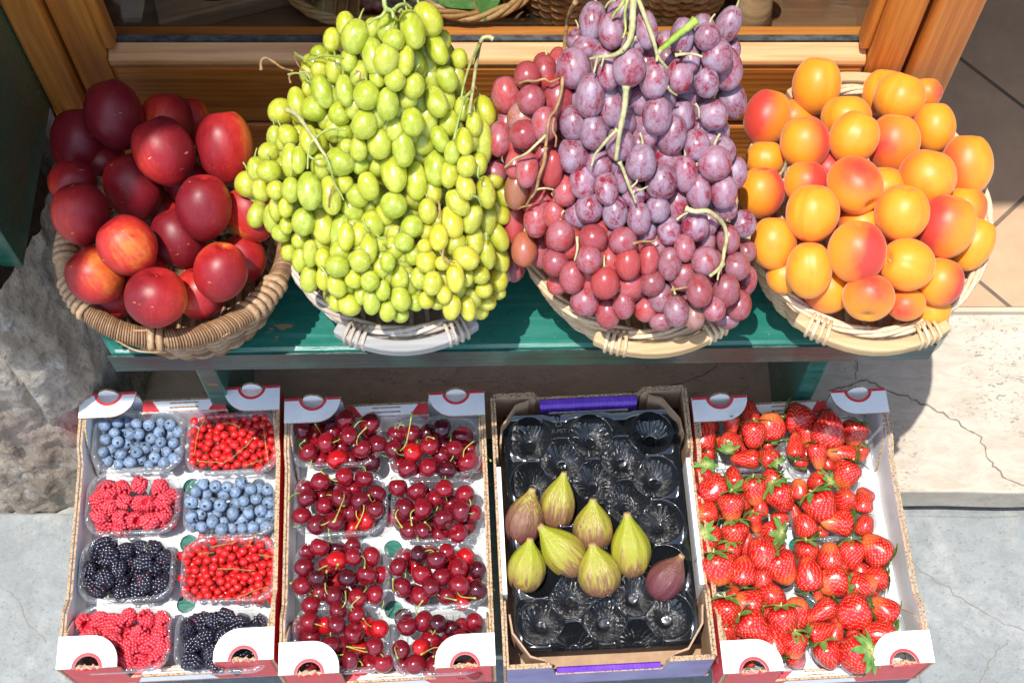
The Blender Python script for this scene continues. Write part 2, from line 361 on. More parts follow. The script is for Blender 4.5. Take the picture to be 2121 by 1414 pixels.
# ------------------------------------------------------------------ mesh helpers
class MB:
    def __init__(s): s.v = []; s.f = []; s.m = []; s.c = []
    def add(s, vs, fs, mi=0, col=0.0):
        o = len(s.v); s.v += [tuple(p) for p in vs]
        s.c += list(col) if isinstance(col, (list, tuple)) else [col] * len(vs)
        for i, f in enumerate(fs):
            s.f.append([a + o for a in f]); s.m.append(mi[i] if isinstance(mi, (list, tuple)) else mi)
    def box(s, x0, x1, y0, y1, z0, z1, mi=0, col=0.0):
        vs = [(x, y, z) for z in (z0, z1) for y in (y0, y1) for x in (x0, x1)]
        s.add(vs, [(0, 2, 3, 1), (4, 5, 7, 6), (0, 1, 5, 4), (2, 6, 7, 3), (0, 4, 6, 2), (1, 3, 7, 5)], mi, col)
    def prism(s, pts, off, mf=0, mb=None, me=None):
        n = len(pts); off = V(off); P = [V(p) for p in pts]; mb = mf if mb is None else mb; me = mf if me is None else me
        s.add(P + [p + off for p in P], [list(range(n))[::-1], list(range(n, 2 * n))] + [(i, (i + 1) % n, (i + 1) % n + n, i + n) for i in range(n)], [mb, mf] + [me] * n)
    def tube(s, pts, r, sides=6, mi=0, col=0.0, closed=False, flat=1.0, cap=True, nrm=None):
        pts = [V(p) for p in pts]; n = len(pts); vs = []; fs = []
        rr = r if isinstance(r, (list, tuple)) else [r] * n
        prev = V(nrm) if nrm else None
        for i, p in enumerate(pts):
            a = pts[i - 1] if (i or closed) else p; b = pts[(i + 1) % n] if (i < n - 1 or closed) else p
            d = (b - a)
            d = d.normalized() if d.length > 1e-9 else V((0, 0, 1))
            if prev is None: prev = V((0, 0, 1)) if abs(d.z) < .9 else V((1, 0, 0))
            u = (prev - d * prev.dot(d))
            u = u.normalized() if u.length > 1e-6 else d.orthogonal().normalized()
            if not nrm: prev = u
            w = d.cross(u)
            for k in range(sides):
                t = 2 * pi * k / sides
                vs.append(p + u * (cos(t) * rr[i]) + w * (sin(t) * rr[i] * flat))
        m = n if closed else n - 1
        for i in range(m):
            j = (i + 1) % n
            for k in range(sides):
                l = (k + 1) % sides
                fs.append((i * sides + k, i * sides + l, j * sides + l, j * sides + k))
        if not closed and cap:
            fs.append(list(range(sides))[::-1]); fs.append([(n - 1) * sides + k for k in range(sides)])
        s.add(vs, fs, mi, col)
    def lathe(s, prof, seg=24, mi=0, fn=None, cfn=None):
        vs = []; cs = []; fs = []; n = len(prof)
        for i, (r, z) in enumerate(prof):
            for k in range(seg):
                t = 2 * pi * k / seg; p = V((r * cos(t), r * sin(t), z))
                if fn: p = fn(p, i / (n - 1), t)
                vs.append(p); cs.append(cfn(p) if cfn else 0.0)
        for i in range(n - 1):
            for k in range(seg):
                l = (k + 1) % seg; fs.append((i * seg + k, i * seg + l, (i + 1) * seg + l, (i + 1) * seg + k))
        s.add(vs, fs, mi, cs)
    def sphere(s, c, r, seg=10, rings=7, mi=0, col=0.0, M=None):
        vs = []; fs = []
        for i in range(rings + 1):
            a = pi * i / rings
            for k in range(seg):
                t = 2 * pi * k / seg; p = V((sin(a) * cos(t), sin(a) * sin(t), cos(a))) * r
                if M: p = M @ p
                vs.append(p + V(c))
        for i in range(rings):
            for k in range(seg):
                l = (k + 1) % seg; fs.append((i * seg + k, (i + 1) * seg + k, (i + 1) * seg + l, i * seg + l))
        s.add(vs, fs, mi, col)
    def mesh(s, name, mats, smooth=False, weld=0):
        me = bpy.data.meshes.new(name); me.from_pydata(s.v, [], s.f)
        me.polygons.foreach_set('material_index', s.m)
        if any(s.c):
            a = me.attributes.new('col', 'FLOAT', 'POINT'); a.data.foreach_set('value', s.c)
        for m in mats: me.materials.append(MAT[m])
        if weld:
            bm = bmesh.new(); bm.from_mesh(me); bmesh.ops.remove_doubles(bm, verts=bm.verts, dist=weld); bm.to_mesh(me); bm.free()
        if smooth: me.polygons.foreach_set('use_smooth', [True] * len(me.polygons))
        me.update(); return me
def tag(o, label=None, cat=None, group=None, kind=None):
    if label: o['label'] = label
    if cat: o['category'] = cat
    if group: o['group'] = group
    if kind: o['kind'] = kind
    return o
def obj(name, me, parent=None, loc=(0, 0, 0), bevel=0):
    o = bpy.data.objects.new(name, me); C.objects.link(o); o.location = loc
    if parent: o.parent = parent
    if bevel:
        b = o.modifiers.new('edge', 'BEVEL'); b.width = bevel; b.segments = 2; b.limit_method = 'ANGLE'; b.angle_limit = R(40)
    return o
def thing(name, loc, label, cat, group=None, rz=0):
    o = bpy.data.objects.new(name, None); C.objects.link(o); o.location = loc; o.rotation_euler = (0, 0, rz); o.empty_display_size = .02
    return tag(o, label, cat, group)
def struct(name, me, **k): return tag(obj(name, me, **k), kind='structure')
def frame(zaxis, spin=0.0):
    z = V(zaxis).normalized(); x = (V((1, 0, 0)) if abs(z.x) < .9 else V((0, 1, 0))); x = (x - z * x.dot(z)).normalized(); y = z.cross(x)
    return Matrix((x, y, z)).transposed() @ Matrix.Rotation(spin, 3, 'Z')
def put(o, pos, zaxis, spin, scale):
    M = frame(zaxis, spin).to_4x4(); o.rotation_euler = M.to_euler(); o.location = pos
    o.scale = scale if isinstance(scale, (tuple, list)) else (scale,) * 3
def bez(pts, n):      # Catmull-Rom through the points
    P = [V(p) for p in pts]; P = [P[0] * 2 - P[1]] + P + [P[-1] * 2 - P[-2]]; out = []
    for i in range(1, len(P) - 2):
        for k in range(n):
            t = k / n; a, b, c, d = P[i - 1:i + 3]
            out.append(.5 * ((2 * b) + (c - a) * t + (2 * a - 5 * b + 4 * c - d) * t * t + (3 * b - a - 3 * c + d) * t ** 3))
    return out + [P[-2]]
ORD = ['first', 'second', 'third', 'fourth', 'fifth', 'sixth', 'seventh', 'eighth', 'ninth', 'tenth']
# ================================================================== setting
def sheet(x0, x1, y0, y1, z):
    mb = MB(); mb.add([(x0, y0, z), (x1, y0, z), (x1, y1, z), (x0, y1, z)], [(0, 1, 2, 3)]); return mb
g = sheet(-30, 30, -40, 12, 0.0); struct('ground', g.mesh('ground', ['pavement_stone'])); g = sheet(-3, 3, -1.3, .738, .0095); struct('joint_mortar', g.mesh('joint_mortar', ['pavement_stone']))
# pavement slabs with open joints
def pav(pts, z=.012, dz=-.010):
    mb = MB(); mb.prism([(x, y, z + dz) for x, y in pts], (0, 0, -dz)); return mb
def wob(a, b, n=14, amp=.004):
    a = V((*a, 0)); b = V((*b, 0)); d = (b - a).normalized(); nn = V((-d.y, d.x, 0))
    return [tuple((a + (b - a) * (i / n) + nn * (random.uniform(-amp, amp) if 0 < i < n else 0)).xy) for i in range(n)]
def slab(corners): 
    out = []
    for i in range(len(corners)): out += wob(corners[i], corners[(i + 1) % len(corners)])
    return out
for cs in ([(-3, .735), (-3, -1.2), (-.2, -1.2), (-.2, .735)], [(-.193, .735), (-.193, -1.2), (.60, -1.2), (.617, .735)], [(.624, .735), (.607, -1.2), (2.6, -1.2), (2.6, .735)]):
    struct('pavement_slab', pav(slab(cs)).mesh('pavement_slab', ['pavement_stone']), bevel=.003)
# travertine doorstep
def stepmesh():
    mb = MB(); n = 60
    front = [(-.62 + 2.82 * i / n, .742 + mnoise.noise(V((i * .35, 3, 0))) * .004 - (.006 if i % 17 == 3 else 0)) for i in range(n + 1)]
    pts = [(x, y, .028) for x, y in front] + [(2.2, 1.058, .028), (-.62, 1.058, .028)]
    mb.prism(pts, (0, 0, .072)); return mb
struct('doorstep', stepmesh().mesh('doorstep', ['travertine']), bevel=.004)
mb = MB(); mb.box(-.6, 2.2, .752, 1.05, .0, .028); struct('step_bed', mb.mesh('step_bed', ['soil_dark']))
def crack(pix, z, w, name):
    mb = MB(); pts = []
    P = [atz(x, y, z) for x, y in pix]; Q = []
    for a, b in zip(P, P[1:]):
        for k in range(6):
            q = a.lerp(b, k / 6); Q.append(q + V((random.uniform(-.003, .003), random.uniform(-.003, .003), 0)))
    Q.append(P[-1]); n = len(Q)
    for i, q in enumerate(Q):
        d = (Q[min(i + 1, n - 1)] - Q[max(i - 1, 0)]).normalized(); nn = V((-d.y, d.x, 0)); ww = w * random.uniform(.35, 1.1)
        pts += [q + nn * ww, q - nn * ww]
    mb.add(pts, [(2 * i, 2 * i + 1, 2 * i + 3, 2 * i + 2) for i in range(n - 1)])
    return struct(name, mb.mesh(name, ['crack_dirt']))
crack([(1715, 812), (1760, 800), (1792, 786), (1830, 806), (1890, 825), (1945, 853), (1985, 875), (2030, 905), (2050, 950), (2075, 985), (2140, 1012)], .1008, .0016, 'step_crack')
crack([(1772, 790), (1775, 740), (1771, 700)], .1008, .0007, 'step_crack')
crack([(1300, 812), (1390, 800), (1470, 770), (1490, 745)], .1008, .0012, 'step_crack')
crack([(1870, 1150), (1930, 1195), (2000, 1245), (2080, 1290), (2130, 1310)], .0126, .0008, 'pavement_crack')
crack([(2025, 1420), (2045, 1375), (2078, 1335), (2095, 1325)], .0126, .0009, 'pavement_crack')
crack([(-20, 1200), (30, 1235), (60, 1290), (95, 1330)], .0126, .0005, 'pavement_crack')
# shop floor
struct('shop_floor', sheet(-2.4, 3.2, 1.058, 4.2, .115).mesh('shop_floor', ['floor_tiles']))
mb = MB(); mb.box(-.9, 2.2, 1.050, 1.075, .098, .112); struct('threshold_edge', mb.mesh('threshold_edge', ['plaster']))
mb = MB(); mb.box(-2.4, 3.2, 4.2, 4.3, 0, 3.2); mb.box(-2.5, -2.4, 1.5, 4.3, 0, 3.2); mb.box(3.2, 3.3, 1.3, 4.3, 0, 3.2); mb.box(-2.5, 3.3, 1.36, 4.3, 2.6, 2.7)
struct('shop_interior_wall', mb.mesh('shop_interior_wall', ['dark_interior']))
mb = MB(); mb.box(-3.2, 3.4, 1.10, 1.36, 2.45, 3.6); mb.box(1.75, 3.4, 1.10, 1.36, .1, 2.45); mb.box(-3.2, -1.2, 1.10, 1.5, .0, 2.45)
tag(obj('shop_facade', mb.mesh('shop_facade', ['plaster'])), 'pale plaster shop facade above and around the wooden shopfront', 'wall')
# rough stone jamb on the left
def rough_block():
    mb = MB(); NX, NZ = 150, 110; vs = []
    path = [(-1.55, .742), (-.82, .742), (-.72, .748), (-.655, .770), (-.612, .815), (-.590, .89), (-.585, 1.0), (-.60, 1.12)]
    P = bez([(x, y, 0) for x, y in path], 14); L = [0]
    for a, b in zip(P, P[1:]): L.append(L[-1] + (b - a).length)
    def on(t):
        d = t * L[-1]
        for i in range(len(P) - 1):
            if L[i + 1] >= d: return P[i].lerp(P[i + 1], (d - L[i]) / max(1e-6, L[i + 1] - L[i]))
        return P[-1]
    for j in range(NZ + 1):
        z = .004 + .655 * j / NZ
        for i in range(NX + 1):
            t = i / NX; t = 1 - (1 - t) ** 1.4; p = on(t); q = V((p.x, p.y, z))
            n = V((p.x * .4 + .55, -.8, 0)).normalized() if p.x < -.72 else V((.75, -.55, 0)).normalized()
            d = mnoise.fractal(V((q.x, q.y, q.z * .45)) * 7, .8, 2.1, 5) * .012 + mnoise.fractal(V((q.x, q.y, q.z * .45)) * 34, .6, 2.2, 6) * .009 + .012 * mnoise.noise(q * 2.2)
            lean = V((-.01, .06, 0)) * (z / .66) ** 1.3
            vs.append(q + n * d + lean * (1 if p.x < -.66 else .3))
    mb.add(vs, [(j * (NX + 1) + i, j * (NX + 1) + i + 1, (j + 1) * (NX + 1) + i + 1, (j + 1) * (NX + 1) + i) for j in range(NZ) for i in range(NX)])
    return mb
st = tag(obj('stone_pillar', rough_block().mesh('stone_pillar', ['rough_stone'], True)), 'weathered rough stone door jamb below the green shutter', 'stone wall')
mb = MB(); mb.box(-1.5, -.70, .86, 1.3, .0, .62); mb.box(-1.5, -.64, 1.14, 1.3, .0, 2.45); obj('core', mb.mesh('stone_core', ['rough_stone']), st)
# green shutter leaf
sh = thing('green_shutter', (-.60, 1.09, .66), 'dark green painted wooden shutter leaf folded out at the left edge', 'shutter')
def L(w, base): return (w[0] - base[0], w[1] - base[1], w[2] - base[2])
mb = MB(); mb.box(-.028, 0, -.255, 0, 0, 1.72); obj('leaf_panel', mb.mesh('shutter_panel', ['shutter_green']), sh, bevel=.004)
mb = MB(); mb.box(0.0, .008, -.012, .006, .01, 1.7); obj('edge_strip', mb.mesh('shutter_strip', ['shutter_green']), sh, bevel=.003)
mb = MB()
for k in range(5): mb.prism([(0.004, 0, .0), (.016 + .004 * (k % 2), -.004, .01 - .004 * k), (.006, -.006, .055 - .009 * k)], (0, .003, 0))
obj('peeling_paint', mb.mesh('paint_flake', ['shutter_green']), sh, (0, .002, .0))
# ------------------------------------------------------------------ shop window / door
dr = thing('shop_window_door', (0, 1.08, .10), 'varnished orange pine shop window with a glass pane behind the fruit', 'window')
def dpart(name, boxes, m, bev=.004):
    mb = MB()
    for b in boxes: mb.box(b[0], b[1], b[2] - 1.08, b[3] - 1.08, b[4] - .10, b[5] - .10)
    return obj(name, mb.mesh(name, [m]), dr, bevel=bev)
dpart('outer_jamb', [(-.600, -.557, 1.072, 1.135, .10, 2.45)], 'pine_stile')
dpart('stile', [(-.553, -.506, 1.084, 1.13, .10, 2.44)], 'pine_stile', .006)
dpart('stile', [(.444, .493, 1.08, 1.13, .10, 2.44)], 'pine_stile', .006)
dpart('outer_jamb', [(.500, .556, 1.074, 1.16, .10, 2.45)], 'pine_stile')
dpart('top_rail', [(-.506, .444, 1.08, 1.13, 2.34, 2.44)], 'pine_rail')
dpart('bottom_rail', [(-.5055, .4435, 1.0808, 1.13, .612, .734)], 'pine_rail', .006)
dpart('kick_panel', [(-.5055, .4435, 1.0808, 1.13, .12, .604)], 'pine_rail', .006)
dpart('panel_backing', [(-.50, .44, 1.10, 1.128, .60, .616)], 'shelf_wood', 0)
mb = MB(); y0 = 1.080 - 1.08; z0 = -.10
mb.prism([(-.505, .001, .7345 + z0), (-.505, .0, .741 + z0), (-.505, .002, .747 + z0), (-.505, .022, .758 + z0), (-.505, .022, .7345 + z0)], (.948, 0, 0))
obj('sill', mb.mesh('window_sill', ['pine_sill']), dr, bevel=.002)
mb = MB(); mb.box(-.505, .443, .0225, .031, .742 + z0, .7605 + z0); obj('grime_line', mb.mesh('sill_grime', ['grime']), dr)
gp = MB(); gp.box(-.504, .442, .0315, .035, .752 + z0, 2.34 + z0); obj('glass_pane', gp.mesh('glass_pane', ['window_glass']), dr)
for x0, x1 in ((-.506, -.492), (.431, .444)):
    mb = MB(); mb.box(x0, x1, .006, .031, .762 + z0, 2.34 + z0); obj('glazing_bead', mb.mesh('glazing_bead', ['pine_stile']), dr, bevel=.004)
mb = MB(); mb.box(-.53, .47, 1.130 - 1.08, 1.164 - 1.08, .60 - .1, .712 - .1); obj('inner_ledge', mb.mesh('inner_ledge', ['pine_rail']), dr, bevel=.005)
mb = MB(); mb.box(-.56, .50, 1.1645 - 1.08, 1.70 - 1.08, .64 - .1, .668 - .1); obj('display_shelf', mb.mesh('display_shelf', ['shelf_wood']), dr)
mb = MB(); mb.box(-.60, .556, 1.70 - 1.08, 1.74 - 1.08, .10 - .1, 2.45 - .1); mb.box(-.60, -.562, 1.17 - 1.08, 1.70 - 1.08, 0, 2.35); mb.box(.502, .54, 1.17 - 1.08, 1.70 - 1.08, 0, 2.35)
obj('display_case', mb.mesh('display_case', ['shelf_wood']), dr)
# ------------------------------------------------------------------ benches
bz = R(-1.0)
be = thing('green_bench', (0, .90, .10), 'long glossy green painted bench carrying the four baskets', 'bench', rz=R(.9))
mb = MB(); n = 44
mb.prism([(-.518, -.118, .452), (-.500, -.146, .452), (.528, -.146, .452), (.548, -.130, .452), (.548, .112, .452), (-.518, .112, .452)], (0, 0, .048))
obj('seat_plank', mb.mesh('seat_plank', ['bench_green']), be, bevel=.006)
for sx in (-.43, .43):
    mb = MB(); mb.box(sx - .014, sx + .014, -.075, .12, .0, .4515); obj('leg', mb.mesh('bench_leg', ['bench_green']), be, bevel=.003)
mb = MB(); mb.prism([(-.505, -.1465, .4535), (.528, -.1465, .4535), (.528, -.1465, .4965), (-.505, -.1465, .4965)], (0, -.0022, 0)); obj('worn_shaded_front_edge', mb.mesh('worn_shaded_front_edge', ['shaded_edge_paint']), be)  # worn strip with the dimness of the bench front put into its colour
mb = MB(); mb.box(-.36, .36, .03, .055, .24, .31); obj('stretcher', mb.mesh('bench_stretcher', ['bench_green']), be, bevel=.003)
lb = thing('low_stand', (0, .62, 0), 'low green painted stand under the fruit boxes', 'stand')
mb = MB(); mb.box(-.575, .505, -.155, .175, .168, .1975); obj('stand_top', mb.mesh('stand_top', ['bench_green']), lb, bevel=.004)
for sx in (-.45, .40):
    mb = MB(); mb.box(sx, sx + .04, -.11, -.07, .0125, .1675); obj('leg', mb.mesh('stand_leg', ['bench_green']), lb)
    mb = MB(); mb.box(sx, sx + .04, .135, .17, .1005, .1675); obj('leg', mb.mesh('stand_leg', ['bench_green']), lb)
# ------------------------------------------------------------------ baskets
def oval(a, b, t, z=0, k=0.0): return V(((a + k) * sin(t), -(b + k) * cos(t), z))
def weave_body(a, b, h, taper, rows, stakes, r, flat, seed):
    rnd = random.Random(seed); mb = MB(); N = stakes * 4
    for j in range(rows):
        f = (j + .5) / rows; k = taper + (1 - taper) * f ** .8; z = h * f
        ph = (j % 2) * pi; c0 = rnd.uniform(.1, .95)
        pts = []; cs = []
        for i in range(N):
            t = 2 * pi * i / N; amp = r * 1.15 * cos(stakes / 2 * t + ph)
            p = oval(a * k, b * k, t, z + rnd.uniform(-.0006, .0006)); d = V((p.x, p.y, 0)).normalized(); pts.append(p + d * amp)
        mb.tube(pts, r, 6, 0, c0, closed=True, flat=flat, nrm=(0, 0, 1))
        # vary colour along the strand
        m = N * 6; o = len(mb.c) - m
        for i in range(N):
            v = min(1, max(0, c0 + .35 * mnoise.noise(V((i * .12, j * 3.1, seed)))))
            for q in range(6): mb.c[o + i * 6 + q] = v
    for i in range(stakes):
        t = 2 * pi * (i + .5) / stakes
        p0 = oval(a * taper, b * taper, t, 0); p1 = oval(a, b, t, h)
        mb.tube([p0.lerp(p1, q / 5) + V((p0.x, p0.y, 0)) * 0 + V((0, 0, 0)) for q in range(6)], r * .9, 5, 0, rnd.random())
    base = [oval(a * taper, b * taper, 2 * pi * i / 48, .002) for i in range(48)]
    mb.add(base, [list(range(48))], 0, .3)
    for q in range(9):
        x = (q - 4) * a * taper * .2; yy = b * taper * sqrt(max(0, 1 - (x / (a * taper)) ** 2))
        mb.tube([(x, -yy, .005), (x, yy, .005)], r, 5, 0, rnd.random())
    return mb
def rope_rim(a, b, z, r, strands, twists, amp, seed):
    rnd = random.Random(seed); mb = MB(); N = 150
    for s_ in range(strands):
        c0 = rnd.uniform(.35, 1); pts = []
        for i in range(N):
            t = 2 * pi * i / N; q = t * twists + s_ * 2 * pi / strands
            d = oval(a, b, t); d = V((d.x, d.y, 0)).normalized()
            pts.append(oval(a, b, t, z) + d * (amp * cos(q)) + V((0, 0, amp * sin(q) * .8 + .002 * sin(3 * t + seed))))
        mb.tube(pts, r, 7, 0, c0, closed=True)
    return mb
def basket(name, cx, cy, a, b, h, label, m, hm=None, hang=33, rz=0, seed=1, z0=.6005):
    t = thing(name, (cx, cy, z0), label, 'basket', 'wicker baskets on the green bench', rz)
    obj('woven_side', weave_body(a, b, h, .70, 12, 30, .0034, 1.5, seed).mesh(name + '_body', [m], True), t)
    obj('rim', rope_rim(a, b, h + .002, .0031, 4, 6, .0042, seed).mesh(name + '_rim', [m], True), t)
    if hm:
        for yaw, nm in ((0, 'front'), (pi, 'back')):
            mb = MB(); ns = 12; prof = []
            for i in range(ns + 1):
                th = R(-hang + 2 * hang * i / ns); p = oval(a, b, th, 0); d = V((p.x, p.y, 0)).normalized()
                sag = .010 * (1 - ((i - ns / 2) / (ns / 2)) ** 2)
                q = p + d * (.004 + sag * .4)
                w0, w1 = .004, .0185
                zt = h + .006 + .003 * abs(i - ns / 2) / ns
                prof.append([q + d * w0 + V((0, 0, zt)), q + d * w1 + V((0, 0, zt)), q + d * w1 + V((0, 0, zt - .0155)), q + d * w0 + V((0, 0, zt - .0155))])
            vs = [p for pr in prof for p in pr]
            fs = [(i * 4 + k, i * 4 + (k + 1) % 4, i * 4 + 4 + (k + 1) % 4, i * 4 + 4 + k) for i in range(ns) for k in range(4)] + [(3, 2, 1, 0), tuple(ns * 4 + k for k in range(4))]
            mb.add(vs, fs)
            ho = obj('handle', mb.mesh(name + '_handle', [hm]), t, bevel=.0025); ho.rotation_euler = (0, 0, yaw)
            for sd in (-1, 1):
                mb = MB()
                for k in range(4):
                    th = R(sd * hang * .70 + (k - 1.5) * 2.6); p = oval(a, b, th); d = V((p.x, p.y, 0)).normalized(); p = p + d * .0130
                    tz = h - .0012; hw, hh = .0108, .0100
                    loop = [p + d * (hw * cx_) + V((0, 0, tz + hh * cz_)) for cx_, cz_ in ((-1, 1), (0, 1.12), (.85, 1), (1, .8), (1, -.8), (.85, -1), (-.2, -1.1), (-1, -1))]
                    mb.tube(loop, .0024, 6, 0, random.uniform(.4, 1), closed=True)
                obj('binding', mb.mesh(name + '_binding', [m], True), ho)
    return t
b1 = basket('fruit_basket', -.398, .828, .128, .118, .120, 'brown wicker basket with a thick wrapped rim full of dark nectarines', 'wicker_brown', seed=1)
# wrapped coil rim with bands for the nectarine basket
mb = MB(); N = 260; rnd = random.Random(4)
segs = []; i = 0
while i < N: k_ = rnd.choice((0, 0, 1, 1, 2)); l_ = rnd.randint(9, 20) if k_ != 2 else rnd.randint(8, 13); segs.append((i, min(N, i + l_), k_)); i += l_
for i0_, i1_, k_ in segs:
    step = {0: 1, 1: 3, 2: 99}[k_]
    if k_ == 2:
        mb.tube([oval(.131, .121, 2 * pi * i / N, .123) for i in range(i0_, i1_ + 1)], .0122, 9, 0, .75); continue
    for i in range(i0_, i1_, step):
        t = 2 * pi * i / N; th0 = oval(.131, .121, t, .123); d = V((th0.x, th0.y, 0)).normalized(); rr = .0112 if k_ == 0 else .0118
        lean = .45 if k_ == 0 else .15; tang = V((-d.y, d.x, 0))
        loop = [th0 + d * (rr * cos(q)) + V((0, 0, rr * sin(q))) + tang * (lean * rr * sin(q + 1)) for q in [2 * pi * k / 10 for k in range(10)]]
        mb.tube(loop, .0015 if k_ == 0 else .0041, 5 if k_ == 0 else 7, 0, rnd.uniform(.05, .5) if k_ == 0 else rnd.uniform(.6, 1), closed=True, flat=1.2)
mb.tube([oval(.131, .121, 2 * pi * i / 90, .123) for i in range(90)], .0095, 8, 0, .25, closed=True)
obj('wrapped_rim', mb.mesh('wrapped_rim', ['wicker_brown'], True), b1)
mb = MB()
for p in ([(-.05, -.10, .115), (-.035, -.115, .134), (-.015, -.112, .132), (-.03, -.095, .12)], [(-.06, -.12, .12), (-.03, -.138, .128), (.0, -.135, .118)], [(.05, -.12, .11), (.07, -.115, .125), (.075, -.1, .11)]):
    mb.tube(bez(p, 6), .0012, 5, 0, .8)
obj('loose_cane', mb.mesh('loose_cane', ['wicker_brown'], True), b1)
b2 = basket('fruit_basket', -.130, .872, .143, .156, .122, 'grey weathered wicker basket under the green grapes with grey slat handle', 'wicker_grey', 'grey_wood', 31, R(3), 2)
b3 = basket('fruit_basket', .152, .868, .143, .156, .122, 'pale wicker basket under the red grapes with tilted pale handle', 'wicker_pale', 'pale_wood', 31, R(9), 3)
b4 = basket('fruit_basket', .424, .882, .146, .168, .126, 'pale wicker basket heaped with orange apricots on the bench end', 'wicker_pale', 'pale_wood', 33, R(-3), 5)
# ------------------------------------------------------------------ things behind the glass
def small_basket(cx, cy, a, h, label, m, seed, taper=.6, rows=9, zb=.6685, group='baskets behind the window glass'):
    t = thing('display_basket', (cx, cy, zb), label, 'basket', group)
    obj('woven_side', weave_body(a, a, h, taper, rows, 22, h / rows * .42, 1.25, seed).mesh('display_basket_body', [m], True), t)
    obj('rim', rope_rim(a, a, h, .0035, 4, 6, .005, seed).mesh('display_basket_rim', [m], True), t); return t
small_basket(-.205, 1.278, .105, .036, 'honey wicker basket of dried red peppers behind the glass', 'wicker_honey', 21, .75, 6)
small_basket(-.055, 1.262, .098, .040, 'honey wicker basket of green leaves behind the glass', 'wicker_honey', 22, .75, 6, .690)
small_basket(.078, 1.236, .070, .105, 'tightly woven honey basket behind the glass beside the leaves', 'wicker_honey', 23, .72, 12)
small_basket(.222, 1.243, .072, .100, 'tightly woven honey basket behind the glass nearest the pestle', 'wicker_honey', 24, .72, 12)
dm = []
for k in range(3):
    mb = MB(); rnd = random.Random(30 + k)
    for i in range(6): mb.sphere((rnd.uniform(-.006, .006), rnd.uniform(-.006, .006), (i - 2.5) * .006), rnd.uniform(.007, .011), 8, 6)
    dm.append(mb.mesh('dried_pepper', ['dried_red'], True))
for i in range(34):
    r, t = .085 * sqrt(random.random()), random.uniform(0, 2 * pi); o = obj('dried_pepper', dm[i % 3])
    put(o, (-.205 + r * sin(t), 1.278 + r * cos(t), .700 + random.uniform(-.01, .012)), (random.uniform(-1, 1), random.uniform(-1, 1), random.uniform(-.4, .4)), random.uniform(0, 6), 1)
    tag(o, 'dark red dried pepper in the honey wicker basket behind the glass', 'dried pepper', 'dried peppers in the window basket')
def leafmesh(l, w, mname, cup=.25, lobes=0):
    mb = MB(); n = 9; vs = []; fs = []
    for i in range(n + 1):
        f = i / n; hw = w * sin(pi * min(1, f ** .75)) * (1 + lobes * .25 * sin(f * 16)); z = cup * l * (f - f * f) * 1.6
        vs += [(-hw, f * l, z + hw * cup), (0, f * l, z), (hw, f * l, z + hw * cup)]
    for i in range(n):
        for k in range(2): fs.append((i * 3 + k, i * 3 + k + 1, i * 3 + k + 4, i * 3 + k + 3))
    mb.add(vs, fs); return mb.mesh('leaf', [mname], True)
lm = [leafmesh(.062, .020, 'leaf_green', .15), leafmesh(.05, .018, 'leaf_dark', .3)]
for i in range(30):
    r, t = .075 * sqrt(random.random()), random.uniform(0, 2 * pi); o = obj('salad_leaf', lm[i % 2])
    put(o, (-.055 + r * sin(t), 1.262 + r * cos(t), .728 + random.uniform(-.004, .016)), (random.uniform(-.4, .4), random.uniform(-.5, .3), 1), random.uniform(0, 6), 1)
    tag(o, 'smooth green leaf in the honey wicker basket behind the glass', 'leaf', 'leaves in the window basket')
t = thing('wooden_pestle', (.318, 1.20, .6685), 'pale turned wooden pestle standing behind the glass at the right', 'pestle')
mb = MB(); mb.lathe([(0, 0), (.022, .002), (.026, .02), (.022, .05), (.012, .075), (.010, .11), (.014, .135), (.018, .15), (.012, .168), (0, .172)], 20); obj('turned_body', mb.mesh('pestle', ['pale_wood'], True), t)
t = thing('wooden_tray', (-.395, 1.262, .6685), 'worn wooden tray corner behind the glass at the top left', 'tray', rz=R(17))
mb = MB(); mb.box(-.09, .09, -.05, .10, 0, .012); obj('tray_base', mb.mesh('tray_base', ['worn_board']), t, bevel=.003)
for nm, bx in (('rim_board', (-.09, .09, -.06, -.0505)), ('rim_board', (.0905, .10, -.06, .10))):
    mb = MB(); mb.box(*bx, 0, .028); obj(nm, mb.mesh('tray_rim', ['worn_board']), t, bevel=.003)
mb = MB(); mb.lathe([(0, .0), (.035, .0), (.037, .03), (.032, .045), (.03, .045), (.03, .02), (0, .02)], 24); o = obj('glass_jar', mb.mesh('jar', ['shelf_wood'], True), None, (-.40, 1.262, .6815)); tag(o, 'small dark bowl standing in the worn wooden tray', 'bowl')
